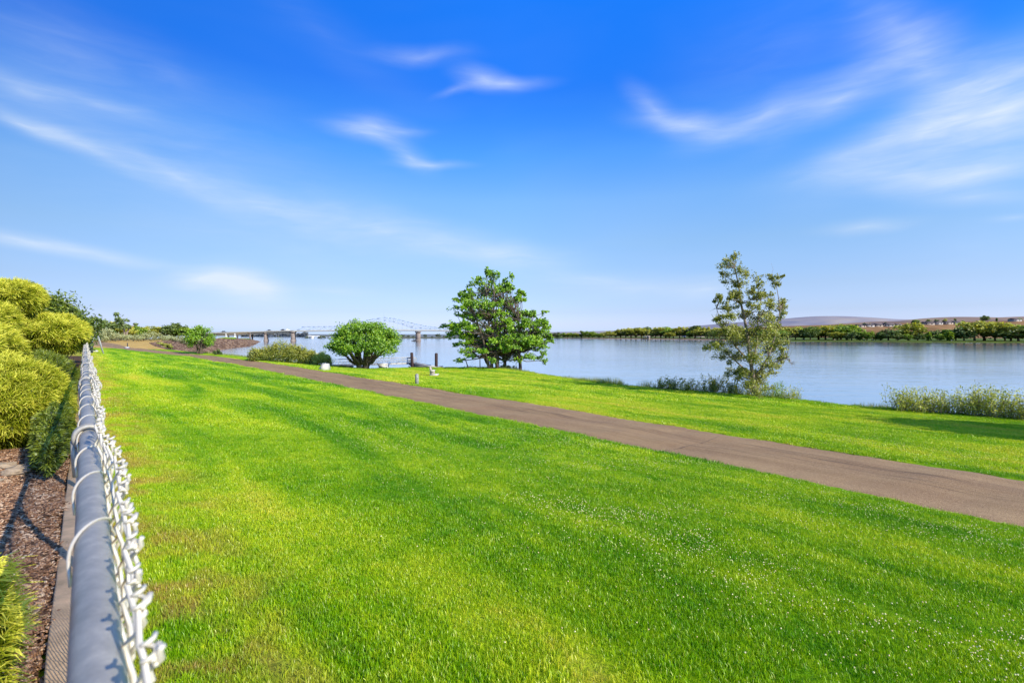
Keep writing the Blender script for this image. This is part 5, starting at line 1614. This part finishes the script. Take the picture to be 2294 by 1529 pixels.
# ------------------------------------------------------------------ dock, bench, bollard, block
def dock():
    Y = 88.0; k = Y / 1147
    P = lambda px, py, dy=0: np.array(ray(px, py, Y)) + np.array([0, dy, 0])
    O = P(760, 826); O[2] = WATER
    # gangway
    o = empty('gangway', O, 'long grey gangway with truss railings leading to the floating dock', 'gangway')
    w = 1.5
    a, b = P(728, 818.5), P(926, 813.0)
    d = MB()
    V = []
    for c in (a, b):
        for dy, dz in ((0, .1), (0, -.18), (w, -.18), (w, .1)): V.append(c + np.array([0, dy, dz]) - O)
    d.add(V, [(0, 1, 5, 4), (1, 2, 6, 5), (2, 3, 7, 6), (3, 0, 4, 7), (0, 3, 2, 1), (4, 5, 6, 7)]); d.build('walkway', M['steel'], o)
    for dy in (0, w):
        r = MB(); n = 15; t0 = .12
        pts = [a + (b - a) * u + np.array([0, dy, 0]) - O for u in np.linspace(t0, 1, n)]
        H = np.array([0, 0, .98]); Hm = np.array([0, 0, .5])
        for i in range(n):
            r.tube([pts[i], pts[i] + H], .035, 5)
            if i < n - 1:
                q = pts[i] if i % 2 else pts[i + 1]; e = (pts[i + 1] if i % 2 else pts[i]) + H
                r.tube([q, e], .028, 5)
        r.tube([pts[0] + H, pts[-1] + H], .04, 5); r.tube([pts[0] + Hm, pts[-1] + Hm], .025, 5)
        r.build('railing', M['steel'], o)
    # abutment block
    ab = MB(); ab.box((0, 0, 0), ((783 - 760) * k, 2.4, 1.3)); c = P(771, 823.5, 1.2)
    x = ab.build('abutment', M['dark']); x.location = (c[0], c[1], c[2] - .2); tag(x, 'dark block carrying the shore end of the gangway', 'abutment')
    # floating dock
    fd = empty('floating_dock', P(950, 826), 'low floating dock with pale sloping deck plate and dark hull between two piles', 'dock')
    OO = P(950, 826)
    m = MB(); L = [(916, 823), (916, 826.5), (986, 824), (986, 822.5)]
    V = [P(*q) - OO for q in L] + [P(q[0], q[1], 4) - OO for q in L]
    m.add(V, [(0, 1, 2, 3), (7, 6, 5, 4), (0, 3, 7, 4), (1, 5, 6, 2), (0, 4, 5, 1), (3, 2, 6, 7)]); m.build('hull', M['dark'], fd)
    rp = MB(); L = [(926, 813.5), (926, 821), (974, 821.8), (956, 818.5)]
    V = [P(*q) - OO + np.array([0, -.1, 0]) for q in L] + [P(q[0], q[1], 1.3) - OO for q in L]
    rp.add(V, [(0, 1, 2, 3), (7, 6, 5, 4), (0, 3, 7, 4), (1, 5, 6, 2), (0, 4, 5, 1), (3, 2, 6, 7)]); rp.build('ramp_side', M['pale'], fd)
    ru = MB(); ru.tube([P(924, 813, -.15) - OO, P(985, 823.3, -.15) - OO], .11, 5); ru.tube([P(924, 813, 1.4) - OO, P(985, 823.3, 1.4) - OO], .11, 5); ru.build('ramp_rail', M['steel'], fd)
    br = MB(); br.tube([P(916, 814) - OO, P(924, 822) - OO], .1, 5); br.tube([P(915, 820) - OO, P(926, 826) - OO], .1, 5); br.build('brace', M['dark'], fd)
    # guide frame round the left pile
    gf = MB()
    for dy in (0, 1.5):
        cs = [P(912, 802, dy) - OO, P(929, 802, dy) - OO, P(929, 815, dy) - OO, P(912, 815, dy) - OO]
        for i in range(4): gf.tube([cs[i], cs[(i + 1) % 4]], .05, 5)
        gf.tube([P(920, 802, dy) - OO, P(920, 815, dy) - OO], .04, 5); gf.tube([P(912, 808, dy) - OO, P(929, 808, dy) - OO], .035, 5)
    gf.build('guide_frame', M['steel'], fd)
    for (px, top, lab, lean) in ((923.5, 789, 'dark timber pile rising through the frame at the left of the dock', .18), (977, 790.5, 'lone dark timber pile at the right end of the dock', 0)):
        c = P(px, top, -.45 if px < 950 else .2); z1 = c[2] - WATER
        m = MB(); m.tube([(lean, 0, -1.5), (lean * .3, 0, z1 * .55), (0, 0, z1 - .12), (0, 0, z1)], [.27, .265, .26, .16], 12)
        x = m.build('dock_pile', M['pile'], None, True); x.location = (c[0], c[1], WATER); tag(x, lab, 'pile', 'dock piles')
    # white table beyond the crest
    Y2 = 46.2; k2 = Y2 / 1147; x = gx(860, Y2); z = gz(x, Y2)
    t = empty('picnic_table', (x, Y2, z), 'white picnic table standing on the bank right of the round tree', 'table')
    ztop = ZC - (814 - 748) * k2 - z
    wv = 21 * k2
    mb = MB(); mb.box((0, 0, ztop), (wv, 1.6, .07)); mb.build('tabletop', M['whitepaint'], t)
    mb = MB(); mb.box((0, 0, ztop - .22), (wv * .62, 1.3, .30), taper=1.25); mb.build('apron', M['whitepaint'], t)
    for sx in (-1, 1):
        mb = MB(); mb.tube([(sx * wv * .38, 0, ztop - .05), (sx * wv * .36, 0, ztop * .5), (sx * wv * .48, 0, -.05)], .055, 6); mb.build('leg', M['whitepaint'], t)
dock()

def bollard():
    Y = 2.37 * 1147 / (861 - 748); x = gx(934, Y); k = Y / 1147
    o = empty('bollard', (x, Y, gz(x, Y)), 'short square grey wooden post at the far edge of the path', 'bollard', rz=R(28))
    h = 23 * k; w = 6.2 * k
    mb = MB(); mb.box((0, 0, h / 2 - .06), (w, w, h + .05)); mb.box((0, 0, h - .01), (w * .99, w * .99, .05), taper=.6)
    mb.build('post', M['greywood'], o)
    d = MB(); d.box((w * .5 + .003, 0, h * .68), (.006, w * .5, h * .16)); d.build('marker_plate', M['dark'], o)
    d = MB(); d.box((0, -w * .5 - .003, h * .66), (w * .5, .006, h * .2)); d.build('marker_plate', M['steel'], o)
bollard()

def bench():
    Y = 33.0; k = Y / 1147; x = gx(967, Y); z = gz(x, Y)
    o = empty('park_bench', (x, Y, ZC - (839.5 - 748) * k), 'pale concrete bench with leaning back on a white slab, seen end on', 'bench', rz=0)
    P = lambda px, py: ((px - 967) * k, (839.5 - py) * k)
    L = .62
    mb = MB(); x0, x1 = P(962, 0)[0], P(980.5, 0)[0]; mb.box(((x0 + x1) / 2, L / 2, .0), (x1 - x0, L + .1, .07)); mb.build('slab', M['whiteconc'], o)
    for yy in (0.08, L - .08):
        mb = MB(); a, b = P(963, 838.5), P(971, 831)
        mb.box(((a[0] + b[0]) / 2, yy, (a[1] + b[1]) / 2 + .02), (b[0] - a[0], .14, b[1] - a[1] + .04), taper=.92); mb.build('leg', M['pale'], o)
    mb = MB(); a, b = P(962, 832), P(972, 830.3); mb.box(((a[0] + b[0]) / 2, L / 2, b[1]), (b[0] - a[0], L, .07)); mb.build('seat', M['whiteconc'], o)
    mb = MB(); a, b = P(965, 830), P(962, 821.5); mb.box(((a[0] + b[0]) / 2, L / 2, (a[1] + b[1]) / 2), (.06, L, (b[1] - a[1]) * 1.03), ry=math.atan2(b[0] - a[0], b[1] - a[1])); mb.build('backrest', M['pale'], o)
    mb = MB(); a = P(967, 833.5); mb.box((a[0] + .01, .02, a[1]), (.20, .03, .055)); mb.build('slot', M['dark'], o)
bench()

def block():
    Y = 2.40 * 1147 / (829 - 748); k = Y / 1147; x = gx(726, Y); z = gz(x, Y)
    w, h = 20 * k, 14 * k
    o = empty('concrete_block', (x, Y, z), 'white sloped concrete block at the edge of the path', 'concrete block', rz=R(-12))
    mb = MB()
    V = [(-w / 2, -.3, -.05), (w / 2, -.3, -.05), (w / 2, .35, -.05), (-w / 2, .35, -.05), (-w * .06, -.2, h), (w * .38, -.2, h), (w * .38, .25, h), (-w * .06, .25, h)]
    mb.add(V, [(3, 2, 1, 0), (4, 5, 6, 7), (0, 1, 5, 4), (1, 2, 6, 5), (2, 3, 7, 6), (3, 0, 4, 7)]); mb.build('body', M['whiteconc'], o)
    p = MB(); p.box((-w * .17, -.02, h * .86), (.16, .22, .012), ry=-R(48)); p.build('plaque', M['steel'], o)
    f = MB(); f.tube([(w * .12, 0, h - .02), (w * .12, 0, h + .06)], .02, 6); f.build('pin', M['steel'], o)
block()

# ------------------------------------------------------------------ things at the far end of the fence
def fence_end():
    # grey bin
    Y = 40.0; k = Y / 1147; x = gx(203, Y); z = ZC - (786 - 748) * k
    z = gz(x, Y)
    o = empty('utility_box', (x, Y, z), 'dark grey upright box at the far end of the fence', 'utility box', rz=R(38))
    mb = MB(); h = ZC - (766.5 - 748) * k - z; mb.box((0, 0, h / 2), (.30, .30, h)); mb.build('body', M['binmat'], o)
    mb = MB(); mb.box((0, 0, h + .02), (.33, .33, .04), taper=.9); mb.build('lid', M['dark'], o)
    # swing frame seen along its length
    Y = 40.0; k = Y / 1147
    base = np.array(ray(215, 786, Y)); base[2] = gz(base[0], Y)
    o = empty('swing_frame', base, 'thin steel A-shaped swing frame on the lawn at the end of the fence', 'swing frame')
    d = np.array([DX, DY, 0]); P = lambda px, py: np.array(ray(px, py, Y))
    apex = P(216.5, 739.5); r0 = P(233, 788); l0 = P(196, 777)
    for i in range(3):
        off = d * i * 1.6 + np.array([.28, 0, 0]) * 0
        for e in (r0, l0):
            ee = e + off; ee[2] = gz(ee[0], ee[1]) - .05
            aa = apex + off
            m = MB(); m.tube([aa - base, ee - base], .032, 6); m.build('leg', M['steel'], o)
        m = MB(); m.tube([apex + off + (r0 - apex) * .45 - base, apex + off + (l0 - apex) * .45 - base], .015, 5); m.build('cross_bar', M['steel'], o)
    m = MB(); m.tube([apex - base, apex + d * 3.4 - base], .03, 6); m.build('top_beam', M['steel'], o)
    # pale stone pair on the lawn
    g = np.random.default_rng(3); Y = 44; x = gx(213, Y)
    o = obj('stone', rock_mesh('lawn_stone', .20, g, .6), M['whiteconc'], None, (x, Y, gz(x, Y) + .05)); tag(o, 'small white stone on the grass below the swing frame', 'stone')
    x2 = gx(209, Y); o = obj('stone', rock_mesh('lawn_stone', .16, g, .6), M['dark'], None, (x2, Y, gz(x2, Y) + .04)); tag(o, 'small dark stone left of the white one on the grass', 'stone')
    # low blue-white box and a thin post on the path bend
    Y = 60.0; k = Y / 1147; x = gx(284, Y); z = ZC - (783 - 748) * k
    o = empty('meter_box', (x, Y, z), 'low blue-grey box with white lid on the edge of the path bend', 'box')
    mb = MB(); mb.box((0, 0, .12), (8 * k, .4, .24), taper=.9); mb.build('body', M['blue'], o)
    mb = MB(); mb.box((.03, 0, .27), (7 * k, .42, .09), taper=.8); mb.build('lid', M['whitepaint'], o)
    x = gx(285.5, 61); mb = MB(); mb.tube([(0, 0, -.1), (0, 0, 15 * k)], .05, 6); o = mb.build('marker_post', M['dark']); o.location = (x, 61, z); tag(o, 'thin dark post behind the low blue-grey box at the path bend', 'post')
fence_end()

# ------------------------------------------------------------------ far shore buildings
def house(name, px, row_b, Y, w, d, h, roof, wall, roofm, label, cat, rz=0, group=None, z=None):
    x = gx(px, Y); zz = (ZC - (row_b - 748) / 1147 * Y) if z is None else z
    o = empty(name, (x, Y, zz), label, cat, group, rz)
    mb = MB(); mb.box((0, 0, h / 2 - .5), (w, d, h + 1)); mb.build('wall', wall, o)
    rm = MB(); e = .5
    V = [(-w / 2 - e, -d / 2 - e, h), (w / 2 + e, -d / 2 - e, h), (w / 2 + e, d / 2 + e, h), (-w / 2 - e, d / 2 + e, h), (-w / 2 - e, 0, h + roof), (w / 2 + e, 0, h + roof)]
    rm.add(V, [(0, 1, 5, 4), (2, 3, 4, 5), (3, 2, 1, 0)], [(0, 4, 3), (1, 2, 5)]); rm.build('roof', roofm, o)
    nwin = max(1, int(w / 4.5))
    for i in range(nwin):
        wx = -w / 2 + (i + .5) * w / nwin
        m = MB(); m.box((wx, -d / 2 - .03, h * .55), (1.5, .08, 1.2)); m.build('window', M['glass'], o)
    return o

def buildings():
    G = 'houses on the hill top'
    for (px, row, w, h, rf, wl, rfm, lab) in (
        (1927, 732.5, 14, 2.6, 1.6, 'tanwall', 'roof', 'tan low house at the left end of the hillside row'),
        (1944, 733.0, 15, 3.2, 1.4, 'housewall', 'roof', 'white hillside house with dark windows, second from left'),
        (1964, 732.0, 13, 3.0, 2.2, 'tanwall', 'roof', 'dark-roofed hillside house in the middle of the left row'),
        (1988, 732.0, 16, 2.8, 2.2, 'housewall', 'roof', 'long grey-roofed white hillside house right of the slim tree'),
        (2008, 731.0, 11, 2.6, 1.6, 'tanwall', 'roof', 'small tan house at the right end of the left hillside row'),
        (2078, 727.0, 15, 2.8, 1.6, 'tanwall', 'roof', 'low dark-roofed house left of the white gabled one on the hill'),
        (2099, 726.5, 12, 3.2, 1.8, 'housewall', 'roof', 'white gabled house in the right hillside group'),
        (2121, 726.5, 13, 3.0, 1.8, 'tanwall', 'roof', 'brown-roofed house below the olive tree on the hill'),
        (2140, 726.0, 13, 3.0, 1.8, 'housewall', 'roof', 'white-sided house below the triangular dark tree on the hill'),
        (2273, 722.0, 14, 3.0, 1.6, 'housewall', 'roof', 'white house on the skyline near the right edge')):
        Y = 690; z = bluff_top(px, Y) - .2
        house('hill_house', px, row, Y, w * .85, 8, h * .8, rf * 1.15, M[wl], M[rfm], lab, 'house', R(8) if px % 2 else R(-12), G, z=z)
    house('shore_building', 698.5, 757.2, 735, 5.5, 5, 2.4, .5, M['whitepaint'], M['whitepaint'], 'white low building on the far bank below the truss', 'building')
    house('shore_building', 1036, 755, 760, 10, 9, 5.5, .8, M['whitepaint'], M['whitepaint'], 'white building seen through the multi-stemmed tree', 'building')
    house('kiosk', 1453, 759.0, 600, 2.6, 2.6, 2.8, .7, M['tanwall'], M['tanwall'], 'small tan kiosk on the far beach', 'kiosk')
    # shelters: roof on posts
    for (px, row, Y, w, rm, lab) in ((1446.5, 758.5, 602, 4.2, 'whitepaint', 'white-roofed beach shelter beside the tan kiosk'), (1532, 758.5, 560, 3.0, 'blue', 'blue canopy on the far shore left of the long shelter'), (1569, 759.5, 545, 7.5, 'tanwall', 'long open shelter on the far shore left of the sparse tall tree')):
        x = gx(px, Y); z = ZC - (row - 748) / 1147 * Y
        o = empty('shelter', (x, Y, z), lab, 'shelter', 'shelters on the far shore')
        m = MB(); m.box((0, 0, 2.6), (w + .6, 4, .5), taper=.85); m.build('roof', M[rm], o)
        for sx in (-1, 1):
            for sy in (-1, 1):
                m = MB(); m.box((sx * w / 2, sy * 1.6, 1.1), (.25, .25, 2.8)); m.build('post', M['dark'], o)
    # pale picnic tables in the far park
    for i, (px, lab) in enumerate(((1762, 'pale picnic table under the leftmost wide tree of the right far shore'), (1800, 'pale picnic table below the dark wide far tree'), (1868, 'pale picnic table among slim far trees'), (1936, 'pale picnic table between two bright green far trees'), (1955, 'pale picnic table right of the round bright green far tree'), (2130, 'pale picnic table on the open far lawn'))):
        Y = float(np.interp(px, [1750, 2000, 2294], [446, 390, 358])); x = gx(px, Y); z = gz(x, Y)
        o = empty('park_table', (x, Y, z), lab, 'table', 'picnic tables in the far park', R(20 * i))
        m = MB(); m.box((0, 0, .8), (2.0, .9, .1)); m.build('tabletop', M['whitepaint'], o)
        for sy in (-1, 1):
            m = MB(); m.box((0, sy * .8, .45), (2.0, .3, .08)); m.build('seat', M['whitepaint'], o)
        for sx in (-.7, .7):
            m = MB(); m.box((sx, 0, .38), (.12, 1.5, .76), taper=.7); m.build('leg', M['pale'], o)
buildings()

# ------------------------------------------------------------------ light, sky, camera
SUN_AZ = np.array([0.80, -0.60]); SUN_EL = R(31)
sv = Vector((SUN_AZ[0] * math.cos(SUN_EL), SUN_AZ[1] * math.cos(SUN_EL), math.sin(SUN_EL)))
sun = bpy.data.lights.new('sun', 'SUN'); sun.energy = 5.0; sun.angle = R(0.4); sun.color = (1.0, 0.90, 0.70)
so = bpy.data.objects.new('sun', sun); COL.objects.link(so); so.rotation_euler = (-sv).to_track_quat('-Z', 'Y').to_euler(); so.location = (0, 0, 60)

def build_world():
    w = bpy.data.worlds.new('World'); scene.world = w; w.use_nodes = True
    nt = NT(w.node_tree); nt.n.clear()
    out = nt.new('ShaderNodeOutputWorld'); bg = nt.new('ShaderNodeBackground'); nt.l.new(bg.outputs[0], out.inputs[0])
    sky = nt.new('ShaderNodeTexSky'); sky.sky_type = 'NISHITA'; sky.sun_disc = False
    sky.sun_elevation = SUN_EL; sky.sun_rotation = math.atan2(SUN_AZ[0], SUN_AZ[1])
    sky.air_density = 1.0; sky.dust_density = 0.6; sky.ozone_density = 2.5
    D = nt.new('ShaderNodeTexCoord').outputs['Generated']
    sp = nt.new('ShaderNodeSeparateXYZ'); nt.l.new(D, sp.inputs[0])
    az = nt.math('ARCTAN2', sp.outputs[0], sp.outputs[1]); el = nt.math('ARCSINE', sp.outputs[2])
    up = nt.maprange(el, 0.0, 1.2, 0.0, 1.0)
    grade = nt.ramp(up, [(p * 0.5, tuple(v / 4 for v in c)) for p, c in SKY_RAMP])
    grade = nt.vmath('SCALE', grade, scale=4.0)
    col = nt.vmath('MULTIPLY', sky.outputs[0], grade)
    col = nt.vmath('SCALE', col, scale=nt.math('MULTIPLY', nt.maprange(az, -0.8, 0.0, 0.64, 1.0), nt.maprange(az, 0.0, 0.8, 1.0, 1.06)))
    # cirrus
    cb = nt.new('ShaderNodeCombineXYZ'); nt.l.new(az, cb.inputs[0]); nt.l.new(el, cb.inputs[1])
    wn = nt.noise(cb.outputs[0], 4.5, 3, 0.45, 0.3, out=1)
    wv = nt.vmath('SCALE', nt.vmath('SUBTRACT', wn, (0.5, 0.5, 0.5)), scale=0.038)
    P = nt.vmath('ADD', cb.outputs[0], wv)
    def ang(px, py):
        a = math.atan((px - 1147) / 1147); return a, math.atan((748 - py) / 1147 * math.cos(a))
    total = None
    for (px, py, hl, hw, an, stg) in WISPS:
        a, e = ang(px, py); c = math.cos(a) ** 2 
        mp = nt.new('ShaderNodeMapping', vector_type='TEXTURE'); nt.l.new(P, mp.inputs[0])
        mp.inputs['Location'].default_value = (a, e, 0); mp.inputs['Rotation'].default_value = (0, 0, -R(an))
        mp.inputs['Scale'].default_value = (hl / 1147 * (c * .75 + .25) * 1.35, hw / 1147 * math.cos(a) * 1.35, 1)
        gr = nt.new('ShaderNodeTexGradient', gradient_type='QUADRATIC_SPHERE'); nt.l.new(mp.outputs[0], gr.inputs[0])
        v = nt.math('MULTIPLY', gr.outputs['Fac'], stg)
        total = v if total is None else nt.math('ADD', total, v)
    # fibres along the wind
    m2 = nt.new('ShaderNodeMapping'); nt.l.new(P, m2.inputs[0]); m2.inputs['Rotation'].default_value = (0, 0, R(12)); m2.inputs['Scale'].default_value = (4, 16, 1)
    fb = nt.noise(m2.outputs[0], 1.5, 4, 0.5, 0.5)
    m3 = nt.new('ShaderNodeMapping'); nt.l.new(cb.outputs[0], m3.inputs[0]); m3.inputs['Rotation'].default_value = (0, 0, R(14)); m3.inputs['Scale'].default_value = (1.6, 5.5, 1)
    veil = nt.noise(m3.outputs[0], 1.1, 3, 0.5, 0.4)
    m4 = nt.new('ShaderNodeMapping'); nt.l.new(P, m4.inputs[0]); m4.inputs['Rotation'].default_value = (0, 0, R(16)); m4.inputs['Scale'].default_value = (7, 46, 1)
    fb2 = nt.noise(m4.outputs[0], 1.3, 5, 0.6, 0.6)
    msk = nt.math('MULTIPLY', total, nt.maprange(fb, 0.25, 0.72, 0.55, 1.3))
    msk = nt.math('MULTIPLY', msk, nt.maprange(fb2, 0.3, 0.7, 0.78, 1.22))
    vl = nt.math('MULTIPLY', nt.maprange(veil, 0.45, 0.8, 0.0, 0.09), nt.maprange(el, 0.05, 0.55, 1.0, 0.25))
    msk = nt.math('ADD', msk, vl)
    msk = nt.math('MINIMUM', msk, 0.93)
    msk = nt.math('MULTIPLY', msk, nt.maprange(el, 0.0, 0.03, 0.2, 1.0))
    col = nt.mix(msk, col, CLOUD)
    nt.l.new(col, bg.inputs[0]); bg.inputs[1].default_value = 0.1

SKY_RAMP = [(0.0, (1.44, 1.86, 3.25)), (0.03, (1.34, 1.54, 2.75)), (0.07, (1.17, 1.31, 2.12)), (0.145, (1.18, 1.29, 1.80)), (0.285, (1.26, 1.50, 1.84)), (0.42, (1.17, 1.68, 2.2)),
            (0.555, (0.60, 1.54, 2.6)), (0.74, (0.20, 1.20, 3.0)), (0.96, (0.15, 1.42, 3.6)), (1.10, (0.18, 1.40, 3.4)), (1.5, (1.2, 1.3, 1.6)), (2.0, (1.2, 1.2, 1.3))]
CLOUD = (7.6, 8.7, 10.2)
WISPS = [(60, 270, 150, 26, 16, .45), (200, 330, 200, 28, 24, .45), (380, 395, 220, 34, 22, .36), (600, 465, 260, 48, 18, .34), (850, 515, 280, 60, 14, .36), (1080, 560, 230, 46, 12, .42), (1150, 570, 200, 30, 4, .22),
         (60, 195, 200, 40, 14, .30), (230, 235, 160, 26, 6, .32), (400, 180, 90, 30, 0, .10), (60, 540, 240, 26, 6, .48), (230, 568, 230, 20, 5, .40),
         (470, 618, 120, 28, -6, .72), (540, 640, 120, 50, 14, .9), (600, 655, 80, 44, 10, .62), (440, 640, 60, 20, 0, .2),
         (1085, 180, 85, 24, 8, .45), (1140, 190, 110, 16, -2, .40), (1020, 205, 60, 10, -14, .2), (835, 290, 110, 34, 0, .42), (810, 305, 110, 20, 6, .34), (900, 295, 70, 12, -4, .2), (915, 355, 70, 30, 20, .36), (960, 370, 110, 12, -4, .38),
         (940, 122, 130, 22, -2, .26), (720, 70, 300, 60, 25, .05),
         (1460, 240, 90, 34, 40, .34), (1550, 280, 160, 34, 10, .52), (1720, 258, 230, 44, -12, .42), (1880, 225, 230, 60, -22, .34), (2060, 150, 190, 95, 40, .45), (2000, 60, 200, 60, 50, .16),
         (2080, 290, 340, 84, -22, .52), (2260, 260, 280, 150, -10, .60), (1900, 350, 240, 50, -14, .28), (2230, 385, 260, 40, -4, .38), (2050, 400, 260, 44, 6, .42), (2180, 445, 170, 26, 8, .38),
         (1940, 506, 120, 18, 0, .36), (1400, 640, 280, 38, 3, .34), (1320, 620, 200, 20, 6, .12), (1590, 650, 100, 36, 0, .36), (2280, 487, 60, 10, 0, .25), (750, 650, 120, 16, 0, .18),
         (700, 560, 600, 110, 10, .12), (420, 330, 600, 200, 14, .14), (2200, 560, 500, 120, 0, .08), (1750, 120, 420, 160, -20, .07), (150, 100, 360, 110, 10, .11)]
build_world()

cam = bpy.data.cameras.new('camera'); co = bpy.data.objects.new('camera', cam); COL.objects.link(co)
co.location = (0, 0, ZC); co.rotation_euler = (R(90), 0, 0)
cam.sensor_width = 36; cam.lens = 18.0; cam.shift_y = -16.5 / 2294
cam.clip_start = 0.05; cam.clip_end = 30000
cam.dof.use_dof = True; cam.dof.focus_distance = 14.0; cam.dof.aperture_fstop = 7.0
scene.camera = co
scene.view_settings.view_transform = 'Standard'; scene.view_settings.look = 'None'; scene.view_settings.exposure = 0
scene.cycles.max_bounces = 6; scene.cycles.transparent_max_bounces = 4
scene.cycles.caustics_reflective = False; scene.cycles.caustics_refractive = False
scene.cycles.use_denoising = True
